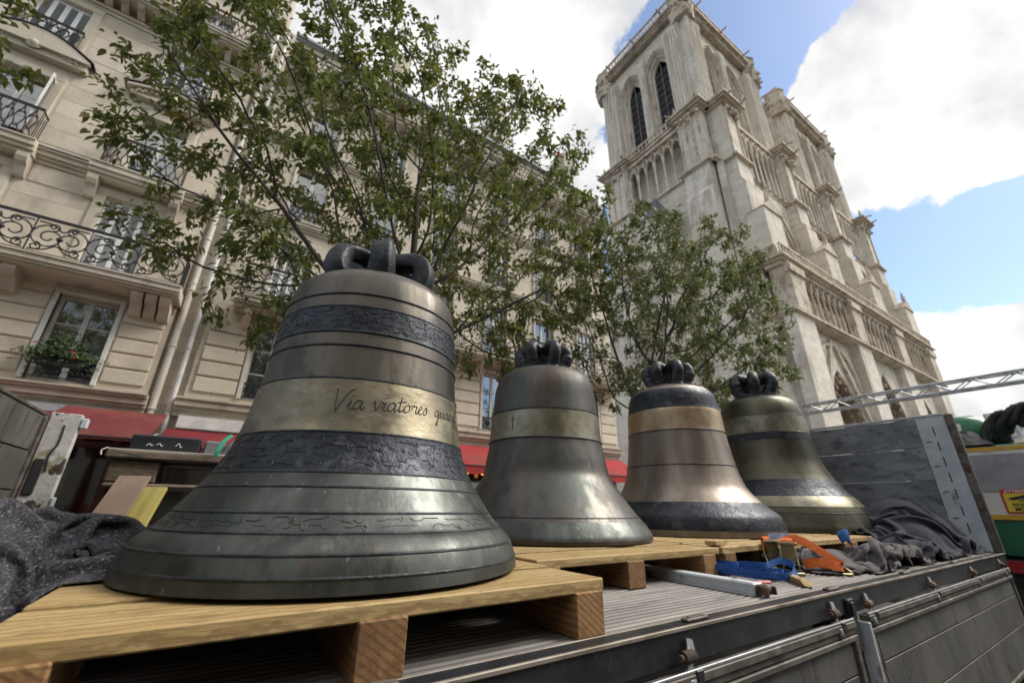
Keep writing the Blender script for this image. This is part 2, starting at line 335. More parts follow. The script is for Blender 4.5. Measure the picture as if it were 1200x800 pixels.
YELLOW = mat('yellow_stripe', (.60, .36, .02), (.5, .28, .02), 6, .5)
RUBBER = mat('black_rubber', (.012, .012, .013), (.022, .022, .022), 8, .7)
OLDWOOD = mat('weathered_wood', (.10, .075, .052), (.17, .13, .095), 3, .85, stretch=(1.5, 8, 8), bump=.004, bscale=12, layers=[((.04, .03, .022), 5, .55, .75, (1.5, 6, 6), .7)], rvar=.1)
BARK = mat('bark', (.045, .038, .032), (.075, .066, .055), 9, .9, stretch=(1, 1, .3), bump=.006, bscale=24)

# ------------------------------------------------------------------ ground
g = MB(); g.add([(-900, -900, 0), (1500, -900, 0), (1500, 1500, 0), (-900, 1500, 0)], [(0, 1, 2, 3)])
struct(g.build('ground', ASPHALT))
g = MB(); g.box(-60, 17.5, 4.75, 40, -.1, .13); struct(g.build('pavement', PAVE))
g = MB(); g.box(-60, 17.62, 4.6, 4.75, -.1, .14); g.box(17.5, 17.62, 4.75, 40, -.1, .14); struct(g.build('kerb', STONE_TRIM))
g = MB(); g.add([(19, -40, .004), (140, -40, .004), (140, 60, .004), (19, 60, .004)], [(0, 1, 2, 3)])
struct(g.build('cathedral_square', PAVE))

# ------------------------------------------------------------------ truck
TL = Vector((2.45, 2.1, 0))
truck = thing('flatbed_truck', 'flatbed truck with ribbed bed, black edge rail and dropped grimy grey side boards', 'truck', TL)
def tp(mb, name, mt, parent=truck, smooth=None):
    o = mb.build(name, mt, parent, smooth)
    if parent is truck: o.location = -TL
    return o
b = MB(); prof = []; y = .962
while y < 3.24:
    prof += [(y, BED-.0045), (y+.008, BED-.0045), (y+.012, BED), (y+.024, BED)]; y += .030
prof.append((3.3, BED)); n = len(prof)
xs = (-.86, 5.75)
for x in xs: b.v += [(x, p[0], p[1]) for p in prof]
b.f += [(i, i+1, n+i+1, n+i) for i in range(n-1)]
b.box(-.86, 5.75, .962, 3.3, BED-.06, BED-.012)
tp(b, 'bed_floor', BEDM)
b = MB(); b.cbox(-.9, 5.76, .900, .960, BED-.088, BED+.0015, .003); tp(b, 'edge_rail', BLACKST)
b = MB(); b.cbox(-.9, 5.76, .893, .903, BED-.007, BED+.0035, .0015); b.cbox(-.9, 5.76, .954, .9615, BED-.003, BED+.003, .001); tp(b, 'scuffed_edge', mat('rubbed_edge', (.20, .165, .13), (.30, .26, .22), 16, .55, stretch=(.4, 1, 1), metal=.35, layers=[((.10, .05, .028), 12, .55, .8, (.4, 1, 1), .8)]))
for x in (.32, 1.33, 2.33, 3.3, 4.3):
    b = MB(); b.cbox(x-.055, x+.055, .917, .943, BED+.0016, BED+.011, .003); b.cbox(x-.035, x+.035, .924, .936, BED+.011, BED+.0135, .001); tp(b, 'lashing_cover', EDGE)
def side_board(x0, x1):
    root = MB()
    for z0, z1, d in ((1.028, 1.052, .012), (1.006, 1.026, .004), (.985, 1.004, .010)): root.cbox(x0, x1, .872-d, .90, z0, z1, .003)
    root.cbox(x0, x1, .868, .90, .452, .48, .003)
    root.cbox(x0, x0+.035, .866, .898, .482, .983, .003); root.cbox(x1-.035, x1, .866, .898, .482, .983, .003)
    root.cbox(x0+.05, x0+.062, .868, .898, .482, .983, .002)
    fr = tp(root, 'side_board', EDGE)
    for z0, z1 in ((.875, .983), (.690, .871), (.482, .686)):
        q = MB(); q.cbox(x0+.066, x1-.037, .8775, .895, z0, z1, .0025); q.build('plank', GREYPANEL, fr)
    q = MB(); q.cbox(x0+.002, x1-.002, .862, .869, 1.0525, 1.062, .002); q.build('trim_strip', mat('dull_alloy_strip', (.22, .225, .23), (.32, .325, .33), 9, .45, stretch=(.3, 1, 1), metal=.5, layers=[((.08, .07, .06), 7, .62, .8, (.6, 1, 1), .7)]), fr)
    return fr
side_board(-.62, 2.31); side_board(2.465, 5.50)
b = MB(); b.cbox(2.44, 2.463, .86, .91, .45, 1.03, .004); tp(b, 'side_board_post', PALEST)
b = MB(); b.cbox(2.345, 2.405, .884, .93, .93, 1.12, .004); b.cbox(2.355, 2.385, .876, .885, 1.06, 1.11, .003); tp(b, 'stake_pocket', BLACKST)
for i, x in enumerate((.35, 1.2, 2.17, 2.53, 3.49, 4.45, 5.35)):
    b = MB(); z = BED-.062
    b.tube([(x-.022, .876, z), (x+.022, .876, z)], .016, 14); b.tube([(x-.034, .876, z), (x+.034, .876, z)], .009, 8)
    h = tp(b, 'hinge', RUST, smooth=40)
    q = MB(); q.tube([(x+.035, .892, z+.034), (x+.028, .884, z+.012), (x-.002, .872, z-.018), (x-.012, .866, z-.055)], [.014, .016, .012, .015], 8, flat=.35, upv=(1, 0, 0))
    q.cbox(x-.026, x+.004, .858, .878, z-.075, z-.045, .003); q.build('bracket', mat('dull_bracket_steel', (.20, .205, .215), (.30, .305, .315), 30, .5, metal=.4, layers=[((.09, .05, .03), 26, .6, .8)]), h, 50)
    q = MB(); q.cbox(x+.006, x+.040, .857, .880, z-.062, z-.028, .003); q.build('lug', BLACKST, h)
# headboard at the cab end
for i, (z0, z1) in enumerate(((BED, 1.452), (1.456, 1.754), (1.758, 2.056), (2.060, 2.345))):
    b = MB(); b.cbox(5.752, 5.782, 1.175, 3.32, z0+.002, z1, .003); tp(b, 'headboard_plank', HEADP)
b = MB(); b.cbox(5.745, 5.786, .955, 1.172, BED+.004, 2.352, .003); hp = tp(b, 'headboard_plate', PALEST)
for k in range(7):
    q = MB(); zz = 1.30+k*.145; q.cbox(5.7405, 5.746, 1.055, 1.063, zz, zz+.085, .001); q.build('slot', RUBBER, hp)
for k in range(4):
    q = MB(); zz = 1.42+k*.23; q.cbox(5.7405, 5.746, 1.10, 1.14, zz, zz+.007, .001); q.build('slot', RUBBER, hp)
b = MB(); b.cbox(5.735, 5.80, .895, .952, BED+.004, 2.36, .006); hp = tp(b, 'headboard_post', EDGE)
for zz in (1.5, 1.82, 2.0):
    q = MB(); q.cbox(5.724, 5.736, .905, .94, zz, zz+.06, .003); q.build('latch', RUST, hp)
b = MB(); b.cbox(5.74, 5.79, .955, 3.32, 2.354, 2.375, .003); tp(b, 'headboard_cap', PALEST)
# tailgate
for z0, z1 in ((BED, 1.335), (1.339, 1.518), (1.522, 1.712), (1.716, 1.90)):
    b = MB(); b.cbox(-.865, -.83, .86, 3.26, z0+.002, z1, .003); tp(b, 'tailgate_plank', GREYPANEL)
b = MB(); b.cbox(-.872, -.815, 3.262, 3.30, BED+.003, 1.915, .004); b.cbox(-.872, -.824, .80, 3.26, 1.902, 1.918, .003); tp(b, 'tailgate_frame', EDGE)
b = MB(); b.cbox(-.812, -.685, 3.285, 3.33, BED+.003, 1.925, .004); cp = tp(b, 'corner_post', CHIP)
q = MB(); q.tube(smoothpath([(-.742, 3.284, 1.86), (-.738, 3.282, 1.76), (-.755, 3.283, 1.70), (-.745, 3.282, 1.62)], 4), .004, 6); q.build('cable', RUBBER, cp)
q = MB(); q.cbox(-.80, -.758, 3.276, 3.284, 1.50, 1.68, .004); q.build('latch_recess', RUBBER, cp)
q = MB(); q.cbox(-.683, -.655, 3.28, 3.32, 1.85, 1.905, .004); q.build('latch', PALEST, cp)
q = MB(); q.cbox(-.683, -.668, 3.28, 3.32, 1.44, 1.49, .004); q.build('latch', PALEST, cp)
# chassis, wheels and cab below and beyond
b = MB()
for yy in (1.55, 2.55): b.cbox(-.8, 7.6, yy-.05, yy+.05, BED-.26, BED-.062, .005)
for xx in np.arange(-.6, 5.7, .7): b.cbox(xx, xx+.06, .97, 3.28, BED-.12, BED-.0625, .004)
tp(b, 'chassis', BLACKST)
tm = MB(); tm.lathe([(.30, -.13), (.44, -.13), (.48, -.10), (.48, .10), (.44, .13), (.30, .13)], 40); tm.rot(Matrix.Rotation(R(90), 4, 'X')); tyre = tm.mesh('tyre', RUBBER, 30)
rm = MB(); rm.lathe([(.06, -.02), (.12, -.10), (.22, -.06), (.298, -.11), (.298, .11), (.06, .02)], 28); rm.rot(Matrix.Rotation(R(90), 4, 'X')); rim = rm.mesh('rim', PALEST, 30)
for xx in (.6, 7.1):
    for yy in (1.25, 2.95):
        wv = put('wheel', rim, truck, Vector((xx, yy, .482))-TL); put('tyre', tyre, wv)
b = MB(); b.cbox(6.35, 8.0, 1.55, 3.2, .55, 2.0, .06); cab = tp(b, 'cab', CREAM, smooth=30)
q = MB(); q.cbox(6.6, 7.6, 1.54, 1.56, 1.35, 1.85, .02); q.build('cab_window', GLASS, cab)

# ------------------------------------------------------------------ pallets
def pallet(x0, x1, y0, y1, gaps, strs, label, rz=0, endblock=None):
    L = Vector(((x0+x1)/2, (y0+y1)/2, BED))
    t = thing('pallet', label, 'pallet', L, rz, 'wooden pallets under the bells')
    rnd = random.Random(int(x0*100)+7)
    e = [y0]+gaps+[y1]
    for i in range(len(e)-1):
        q = MB(); dx = rnd.uniform(-.004, .004); dz = (-.006, -.001, 0., -.001, -.0005)[i]
        q.cbox(x0-L.x+dx, x1-L.x+dx, e[i]+(.010 if i else 0)-L.y, e[i+1]-.008-L.y, DECK-.033-BED+dz, DECK-BED+dz, .0035); q.build('deck_board', PINE, t)
    for (a, c) in strs:
        q = MB(); q.cbox(a-L.x, c-L.x, y0-.008-L.y, y1-.03-L.y, .0005, DECK-.0345-BED, .003); q.build('stringer', PINE_END, t)
    return t
pallet(-.240, .986, .972, 2.14, [1.22, 1.52, 1.825], [(-.236, -.134), (.298, .400), (.872, .974)], 'pale pine pallet under the big bell with the engraved script')
pallet(1.07, 2.285, 1.395, 2.93, [1.62, 1.93, 2.24, 2.56], [(1.08, 1.18), (1.56, 1.67), (2.12, 2.23)], 'pale pine pallet under the plain violet brown bell')
pallet(2.315, 3.995, 1.40, 2.98, [1.62, 1.93, 2.24, 2.56], [(2.325, 2.43), (3.1, 3.2), (3.88, 3.98)], 'pale pine pallet under the rosy bell with a black top')
pallet(4.04, 5.68, 1.41, 3.02, [1.64, 1.95, 2.26, 2.58], [(4.05, 4.15), (4.8, 4.9), (5.57, 5.67)], 'pale pine pallet under the olive bell by the headboard')
b = MB(); b.cbox(-.075, .075, -.03, .03, 0, .022, .003); o = b.build('wood_offcut', PINE, None, loc=(2.36, 1.455, DECK+.0005), rot=(0, 0, .15)); tag(o, 'small pine offcut lying on the pallet edge beside the rosy bell', 'wood block')

# ------------------------------------------------------------------ bells
def bell(cx, cy, table, zones, rings, label, body_mat, k=1., ropes=(), n=112):
    t = thing('bell', label, 'bell', (cx, cy, DECK+.001), 0, 'bronze bells on the truck')
    zs = [p[0]*k for p in table]; rs = [p[1]*k for p in table]
    f = hermite(zs, rs); H = zs[-1]
    body = MB(); pz = list(np.linspace(0, H*.9, 90))+list(H*.9+(H*.1)*np.sin(np.linspace(.03, 1, 26)*math.pi/2))
    body.lathe([(f(0)-.05, .006)]+[(f(0)-.012, 0.)]+[(f(z), max(z, .004)) for z in pz], n)
    body.build('body', body_mat, t, 35)
    for (z0, z1, nm, mt, lb) in zones:
        z0 *= k; z1 *= k; q = MB(); m_ = max(4, int((z1-z0)/.01))
        pr = [(f(z0)-.003, z0)]+[(f(z)+.0022, z) for z in np.linspace(z0+.0004, z1-.0004, m_)]+[(f(z1)-.003, z1)]
        q.lathe(pr, n, caps=False); o = q.build(nm, mt, t, 40)
        if lb: lab(o, lb)
    for (z, s_) in rings:
        z *= k; q = MB(); r = f(z)
        pr = [(r+.0005+s_*math.cos(a), z+s_*1.1*math.sin(a)) for a in np.linspace(-1.57, 1.57, 7)]
        q.lathe([(r-.003, pr[0][1])]+pr+[(r-.003, pr[-1][1])], n, caps=False); q.build('moulding_ring', CROWN, t, 60)
    for (z, s_) in ropes:                      # twisted rope moulding of small beads
        z *= k; q = MB(); r = f(z); nb = int(2*math.pi*r/(s_*3.2))
        for i in range(nb):
            a = 2*math.pi*i/nb; d = 1.0*2*math.pi/nb
            q.tube([(r*math.cos(a), r*math.sin(a), z-s_*.7), ((r+s_)*math.cos(a+d*.5), (r+s_)*math.sin(a+d*.5), z), (r*math.cos(a+d), r*math.sin(a+d), z+s_*.7)], s_*.75, 5)
        q.build('rope_moulding', CROWN, t, 60)
    return t, f, H
def relief(t, f, z0, z1, seed, mt, dens=1.):
    """cast frieze of winding raised lines on a band"""
    rnd = random.Random(seed); q = MB(); h = z1-z0; nn = int(dens*420*f((z0+z1)/2))
    rows = 4 if h > .06 else 2
    for row in range(rows):
        a = rnd.uniform(0, 1.); zr = z0+h*(row+.5)/rows; end = a+2*math.pi
        while a < end:
            pts = []; z = zr+rnd.uniform(-.12, .12)*h/rows*2
            for j in range(rnd.randint(5, 12)):
                r = f(z)+.0022; pts.append((r*math.cos(a), r*math.sin(a), z))
                u_ = rnd.random()
                if u_ < .5: a += rnd.uniform(.012, .030)
                else: z = min(max(zr+rnd.uniform(-.42, .42)*h/rows, z0+h*.05), z1-h*.05); a += .016
            if rnd.random() < .5:
                for k_ in range(6): aa = a+.010*math.cos(k_*1.2)-.01; zz = z+.0055*math.sin(k_*1.2); r = f(zz)+.0022; pts.append((r*math.cos(aa), r*math.sin(aa), zz))
            q.tube(smoothpath(pts, 3), rnd.uniform(.0010, .0019), 5)
            a += rnd.uniform(.015, .07)
    return q.build('relief_frieze', mt, t, 80, kind='stuff')
def crown(t, H, R0, hh, nl, mt, flat, thick, slots=True, tw=0.):
    """plate and looped canons on the bell's head"""
    q = MB(); q.lathe([(R0*1.05, H-.012), (R0*1.05, H+.006), (R0*.75, H+.016), (R0*.3, H+.02)], 40); q.build('crown_plate', mt, t, 40)
    for i in range(nl):
        a = 2*math.pi*i/nl+tw; ca, sa = math.cos(a), math.sin(a)
        if slots:
            pts = [(R0*.86, .0), (R0*1.0, hh*.32), (R0*1.0, hh*.66), (R0*.86, hh*.93), (R0*.55, hh), (R0*.26, hh*.93), (R0*.16, hh*.6), (R0*.16, 0.)]
        else:
            pts = [(R0*.72, .0), (R0*.80, hh*.22), (R0*1.0, hh*.55), (R0*1.02, hh*.82), (R0*.8, hh*.99), (R0*.5, hh*.92), (R0*.24, hh*.75), (R0*.14, hh*.4), (R0*.14, 0.)]
        P = smoothpath([(ca*r, sa*r, H+.004+z) for r, z in pts], 5)
        rad = [thick*(1.15-.25*math.sin(math.pi*j/(len(P)-1)))*(1 if slots else 1+.18*noise.noise(Vector((i*3.1, j*.45, H)))) for j in range(len(P))]
        q = MB(); q.tube(P, rad, 12, flat=flat, upv=(0, 0, 1) if False else None, power=.38 if slots else .8)
        q.build('canon', mt, t, 60)
    q = MB(); q.lathe([(R0*.24, H+.003), (R0*.2, H+hh*.5), (R0*.24, H+hh*.86), (R0*.16, H+hh*.93), (R0*.02, H+hh*.94)], 20); q.build('crown_stem', mt, t, 40)

# strokes of a slanted handwriting, unit = x-height
GL = {'V': ([[(0, 2.1), (.08, 1.7), (.42, -.05), (.62, .3), (.95, 1.3), (1.35, 1.95), (1.6, 2.0)]], 1.35),
      'i': ([[(0, .3), (.25, 1), (.22, .2), (.35, .02), (.6, .3)], [(.3, 1.42), (.31, 1.5)]], .5),
      'a': ([[(.75, .85), (.45, 1), (.12, .65), (.1, .2), (.35, .02), (.65, .35), (.8, .95), (.75, .25), (.88, .02), (1.1, .3)]], 1.0),
      'v': ([[(0, .9), (.15, .95), (.3, .1), (.45, .2), (.75, .95), (.95, .85)]], .85),
      't': ([[(.3, 1.8), (.22, .3), (.35, .02), (.6, .25)], [(-.05, 1.12), (.85, 1.3)]], .62),
      'o': ([[(.55, .95), (.2, .8), (.1, .3), (.35, .02), (.68, .3), (.65, .8), (.5, .97), (.7, .85), (.95, .9)]], .92),
      'r': ([[(0, .4), (.2, 1.05), (.3, .85), (.55, .9), (.5, .3), (.62, .02), (.8, .3)]], .75),
      'e': ([[(0, .35), (.35, .6), (.45, .9), (.28, 1), (.1, .6), (.18, .12), (.4, .02), (.7, .35)]], .66),
      's': ([[(0, .3), (.35, 1), (.48, .5), (.4, .08), (.15, .02), (.1, .2)]], .8),
      'q': ([[(.7, .85), (.4, 1), (.12, .6), (.2, .1), (.5, .2), (.72, .95), (.62, -.4), (.55, -1.1), (.4, -1.0), (.7, -.2), (1.0, .3)]], .95),
      'u': ([[(0, .4), (.15, .95), (.12, .25), (.3, .02), (.55, .4), (.62, .95), (.6, .2), (.72, .02), (.95, .3)]], .88), ' ': ([], .8)}
def script(t, f, text, a0, zb, sz, rad, mt, slope=0., name='engraved_word', shrink=0., x0=0.):
    q = MB(); x = x0
    for ch in text:
        st, adv = GL[ch]; s2 = sz*(1-shrink*min(1, x/12.))
        for s_ in st:
            P = smoothpath([(x+p[0]+.14*p[1], p[1], 0) for p in s_], 5); pts = []
            for p in P:
                z = zb+p.y*s2+slope*p.x*sz; a = a0+p.x*sz/f(zb); r = f(z)+.0026
                pts.append((r*math.cos(a), r*math.sin(a), z))
            q.tube(pts, rad, 5)
        x += adv
    q.build(name, mt, t, 80); return x+GL[' '][1]

T1 = [(0, .566), (.03, .563), (.065, .552), (.085, .543), (.135, .492), (.17, .466), (.24, .419), (.265, .404), (.36, .366), (.53, .338), (.70, .322), (.84, .310), (.895, .300), (.935, .272), (.960, .222), (.972, .15), (.976, .02)]
bz1 = [(.683, .774, 'relief_band', BLACKB, 'black band with a cast frieze near the shoulder'), (.366, .527, 'inscription_band', BRASS, 'pale brass band engraved with handwriting'),
       (.256, .366, 'relief_band', BLACKB, 'black band with a cast frieze below the inscription'), (.117, .256, 'skirt_band', BRONZE_G, None), (0.036, .117, 'sound_bow', BRONZE_G, None), (.004, .034, 'lip', BRONZE_G, None)]
t1, f1, H1 = bell(.396, 1.56, T1, bz1, [(z, .0038) for z in (.821, .774, .683, .636, .527, .366, .256, .219, .159, .117, .077)]+[(.035, .0042)], 'large bell with black frieze bands and script engraved on a brass band', BRONZE, ropes=[(.258, .0022), (.118, .0022)], n=144)
relief(t1, f1, .690, .768, 1, BLACKB); relief(t1, f1, .264, .358, 2, BLACKB, 1.2); relief(t1, f1, .122, .154, 3, BRONZE_G, .6)
crown(t1, H1, .185, .135, 6, CROWN, 1.1, .037, True, R(14))
xw = 0.
for wd in ('Via', 'viatores', 'quaerit'):
    xw = script(t1, f1, wd, R(255.8-14), .428, .0305, .0016, INK, slope=.05, shrink=.28, x0=xw)

T2 = [(0, .640), (.02, .643), (.065, .622), (.145, .560), (.277, .468), (.375, .412), (.455, .398), (.565, .379), (.60, .375), (.745, .365), (.82, .358), (.93, .346), (1.0, .325), (1.05, .285), (1.075, .22), (1.085, .14), (1.088, .02)]
t2, f2, H2 = bell(1.815, 2.262, T2, [(.575, .750, 'inscription_band', BRASS2, 'pale brass band with a small engraved cross'), (.02, .11, 'sound_bow', BRONZE_G, None)], [(.575, .004), (.750, .004), (.128, .003)], 'plain violet brown bell with one pale brass band and rope mouldings', BRONZE_V, ropes=[(.572, .0045), (.753, .0045)])
crown(t2, H2, .165, .165, 6, CROWN, 1.0, .046, False, R(20))
q = MB()
for (pa, pb) in (((0, .625), (0, .712)), ((-.045, .685), (.045, .689))):
    a0 = R(231-32); pts = []
    for s_ in np.linspace(0, 1, 5):
        a = a0+pa[0]+(pb[0]-pa[0])*s_; z = pa[1]+(pb[1]-pa[1])*s_; r = f2(z)+.0028; pts.append((r*math.cos(a), r*math.sin(a), z))
    q.tube(pts, .0022, 5)
q.build('engraved_cross', INK, t2, 60)

T3 = [(0, .742), (.03, .742), (.127, .721), (.235, .611), (.369, .510), (.56, .459), (.82, .426), (1.0, .414), (1.02, .410), (1.15, .390), (1.22, .345), (1.262, .26), (1.28, .16), (1.285, .02)]
t3, f3, H3 = bell(3.32, 2.28, T3, [(1.02, 1.20, 'black_shoulder_band', BLACKB, 'black band round the shoulder'), (.823, 1.016, 'golden_band', BRASS3, 'bright golden band'), (.045, .242, 'black_sound_bow', BLACKB, 'black band above the lip')], [(.82, .005), (.53, .0042), (1.018, .003)], 'rosy polished bell with black shoulder and black band above the lip', BRONZE_R, k=.95)
crown(t3, H3, .18, .19, 6, CROWN, 1.0, .052, False, R(5))
T4 = [(0, .832), (.034, .829), (.08, .815), (.219, .763), (.412, .621), (.55, .545), (.71, .489), (.95, .455), (1.19, .432), (1.27, .420), (1.36, .385), (1.42, .31), (1.45, .2), (1.46, .1), (1.462, .02)]
t4, f4, H4 = bell(4.87, 2.25, T4, [(.985, 1.18, 'pale_band', BRASS2, 'pale brass band under the shoulder'), (.905, .983, 'black_band', BLACKB, 'narrow black band'), (.33, .49, 'black_band', BLACKB, 'broad black band on the skirt'), (.225, .325, 'pale_skirt_band', BRASS2, None)], [(1.18, .004), (.984, .004), (.17, .003), (.225, .003)], 'olive bronze bell with two black bands standing by the headboard', BRONZE_O, k=.93)
crown(t4, H4, .205, .21, 6, CROWN, 1.0, .06, False, R(28))

# ------------------------------------------------------------------ loose things on the bed
def flr(x, y):
    """height of the bed or of a pallet top under a point (arrays)"""
    h = np.full(np.shape(x), BED)
    for (x0, x1, y0, y1) in ((-.24, .986, .972, 2.14), (2.315, 3.995, 1.40, 2.98), (4.04, 5.68, 1.41, 3.02)):
        d = np.maximum(np.maximum(np.maximum(x0-x, x-x1), np.maximum(y0-y, y-y1)), 0.)
        h = np.maximum(h, DECK-(DECK-BED)*np.minimum(1, d/.05))
    return h
def blanket(label, cx, cy, lx, ly, rz, comp, mt, seed, lumps=(), n=60, steps=110, group='moving blankets', bend=.35, xlim=None, ylim=None):
    """a felt sheet pushed together until it buckles: small position-based cloth, resting on bed, pallets and what lies bundled under it"""
    rnd = np.random.default_rng(seed); m_ = max(12, int(n*ly/lx)); hx, hy = lx/(n-1), ly/(m_-1)
    U, V_ = np.meshgrid((np.arange(n)/(n-1)-.5)*lx, (np.arange(m_)/(m_-1)-.5)*ly, indexing='ij')
    a1, a2, a3 = rnd.uniform(0, 6.28, 3)
    px = U*comp[0]+.05*lx*np.sin(V_*6/ly+a1)*comp[0]; py = V_*comp[1]+.06*ly*np.sin(U*5/lx+a2)*comp[1]; c, s_ = math.cos(rz), math.sin(rz)
    X = np.stack([cx+c*px-s_*py, cy+s_*px+c*py, np.zeros_like(px)], -1)
    nzv = np.array([[noise.noise(Vector((U[i, j]*9+seed, V_[i, j]*9, seed*3.3)))+.6*noise.noise(Vector((U[i, j]*22, V_[i, j]*22+seed, 5.))) for j in range(m_)] for i in range(n)])
    def floor(x, y):
        h = flr(x, y)
        for (ox, oy, r_, hh) in lumps: h = np.maximum(h, BED+hh*np.clip(1-((x-ox)**2+(y-oy)**2)/r_**2, 0, 1)**.5*1.0)
        return h+.007
    X[..., 2] = floor(X[..., 0], X[..., 1])+.05+.05*nzv
    P = X.copy(); dt = .022
    def con(a, b, L, k):
        d = P[b]-P[a]; l_ = np.sqrt((d*d).sum(-1, keepdims=True))+1e-9; q_ = d*(.5*k*(1-L/l_)); P[a] += q_; P[b] -= q_
    S_ = slice
    groups = []
    for o in (0, 1):
        A = (S_(o, n-1, 2), S_(None)); B = (S_(o+1, n, 2), S_(None)); k_ = min(len(range(*A[0].indices(n))), len(range(*B[0].indices(n))))
        groups.append(((S_(o, o+2*k_, 2), S_(None)), (S_(o+1, o+1+2*k_, 2), S_(None)), hx, .95))
        k2 = len(range(o, m_-1, 2)); groups.append(((S_(None), S_(o, o+2*k2, 2)), (S_(None), S_(o+1, o+1+2*k2, 2)), hy, .95))
        for o2 in (0, 1):
            ka = len(range(o, n-1, 2)); kb = len(range(o2, m_-1, 2)); D = math.hypot(hx, hy)
            groups.append(((S_(o, o+2*ka, 2), S_(o2, o2+2*kb, 2)), (S_(o+1, o+1+2*ka, 2), S_(o2+1, o2+1+2*kb, 2)), D, .5)); groups.append(((S_(o+1, o+1+2*ka, 2), S_(o2, o2+2*kb, 2)), (S_(o, o+2*ka, 2), S_(o2+1, o2+1+2*kb, 2)), D, .5))
    for o in range(4):
        k_ = len(range(o, n-2, 4)); k2 = len(range(o, m_-2, 4))
        if k_: groups.append(((S_(o, o+4*k_-3 if k_ else 0, 4), S_(None)), (S_(o+2, o+2+4*k_-3, 4), S_(None)), 2*hx, bend))
        if k2: groups.append(((S_(None), S_(o, o+4*k2-3, 4)), (S_(None), S_(o+2, o+2+4*k2-3, 4)), 2*hy, bend))
    vel = np.zeros_like(X)
    for st in range(steps):
        vel[..., 2] -= 9.8*dt*.55; vel *= .93; old = X.copy(); P[:] = X+vel*dt
        for it in range(7):
            for g_ in groups: con(*g_)
            f_ = floor(P[..., 0], P[..., 1]); hit = P[..., 2] < f_
            P[..., 2] = np.where(hit, f_, P[..., 2])
            P[..., 0] = np.where(hit, P[..., 0]*.25+old[..., 0]*.75, P[..., 0]); P[..., 1] = np.where(hit, P[..., 1]*.25+old[..., 1]*.75, P[..., 1])
            if xlim: P[..., 0] = np.clip(P[..., 0], *xlim)
            if ylim: P[..., 1] = np.clip(P[..., 1], *ylim)
        vel = (P-X)/dt; np.clip(vel, -2.5, 2.5, out=vel); X[:] = P
    q = MB(); q.v = [tuple(v) for v in (X-np.array([cx, cy, BED])).reshape(-1, 3)]
    q.f = [(i*m_+j, (i+1)*m_+j, (i+1)*m_+j+1, i*m_+j+1) for i in range(n-1) for j in range(m_-1)]
    o = q.build('blanket', mt, None, 180, loc=(cx, cy, BED), fix=False)
    md = o.modifiers.new('thick', 'SOLIDIFY'); md.thickness = .007; md.offset = 0
    md = o.modifiers.new('soft', 'SUBSURF'); md.levels = md.render_levels = 2
    return tag(o, label, 'blanket', group)
blanket('speckled grey felt blanket heaped beside the tailgate against the big bell', -.44, 1.74, 1.35, 1.2, .5, (.62, .55), FELT, 3, [(-.5, 1.85, .30, .27), (-.25, 1.95, .22, .26), (-.62, 1.55, .22, .2)], 66, xlim=(-.82, .02), ylim=(1.15, 2.35))
blanket('second speckled grey blanket bunched low between the tailgate and the pallet', -.60, 1.32, .9, .8, .2, (.55, .6), FELT, 8, [(-.6, 1.35, .2, .16)], 50, xlim=(-.82, -.26))
blanket('small pale brown grey blanket lying beside the orange ratchet strap', 3.07, 1.22, .75, .62, -.3, (.55, .48), FELTP, 5, [(3.05, 1.22, .15, .10)], 50, ylim=(.99, 1.39))
blanket('long pale brown grey blanket stretched along the black edge rail', 3.68, 1.12, 1.35, .75, -.12, (.68, .42), FELTP, 12, [(3.55, 1.12, .16, .11), (3.8, 1.1, .14, .09)], 64, ylim=(.97, 1.40))
blanket('dark blue grey blanket crumpled between the long blanket and the big pile', 4.30, 1.16, 1.2, .9, -.1, (.62, .42), FELTB, 15, [(4.25, 1.15, .18, .14), (4.5, 1.18, .15, .12)], 60, ylim=(.97, 1.5))
blanket('big dark blue grey blanket piled high against the headboard', 5.14, 1.38, 1.7, 1.35, .2, (.60, .55), FELTB, 21, [(5.2, 1.4, .36, .42), (4.9, 1.3, .24, .26), (5.45, 1.25, .22, .30)], 70, xlim=(4.4, 5.73), ylim=(1.0, 1.9))
blanket('dark grey blanket tucked under the high pile near the headboard post', 5.15, 1.13, 1.3, .6, .05, (.72, .5), FELTB, 25, [(5.2, 1.12, .16, .15)], 56, xlim=(4.3, 5.73), ylim=(.97, 1.5))
b = MB(); b.tube([(0, 0, .012), (.30, -.075, .012)], .011, 8); o = b.build('wooden_stick', PINE, None, 40, loc=(3.22, 1.125, BED)); tag(o, 'round wooden stick poking out from under the blankets', 'stick')
b = MB(); b.tube(smoothpath([(0, 0, .03), (.05, -.02, .05), (.12, -.01, .045), (.16, .02, .02)], 5), .035, 8, flat=.2, upv=(0, 0, 1)); o = b.build('blue_cloth', BLUEW, None, 60, loc=(3.40, 1.24, BED+.13)); tag(o, 'scrap of bright blue cloth showing between the blankets', 'cloth')

# white steel bar with a rusted end
bar = thing('steel_bar', 'white painted steel bar with a rusted end lying on the ribbed bed', 'bar', (1.95, 1.36, BED), math.atan2(-.72, -.055))
b = MB(); b.cbox(-.40, .33, -.034, .034, .003, .045, .005); b.cbox(-.40, .33, -.046, .046, .0005, .0045, .001); b.build('beam', PALEST, bar)
b = MB(); b.cbox(.332, .345, -.030, .030, .006, .040, .003); b.tube([(.36, -.028, .022), (.36, .028, .022)], .016, 12); b.cbox(.345, .385, -.032, -.022, .008, .038, .002); b.cbox(.345, .385, .022, .032, .008, .038, .002); b.build('rusted_end', RUST, bar, 40)
b = MB(); b.cbox(-.22, -.18, -.052, -.034, .006, .032, .003); b.tube([(-.2, -.06, .02), (-.2, -.03, .02)], .012, 10); b.build('clip', RUST, bar, 40)
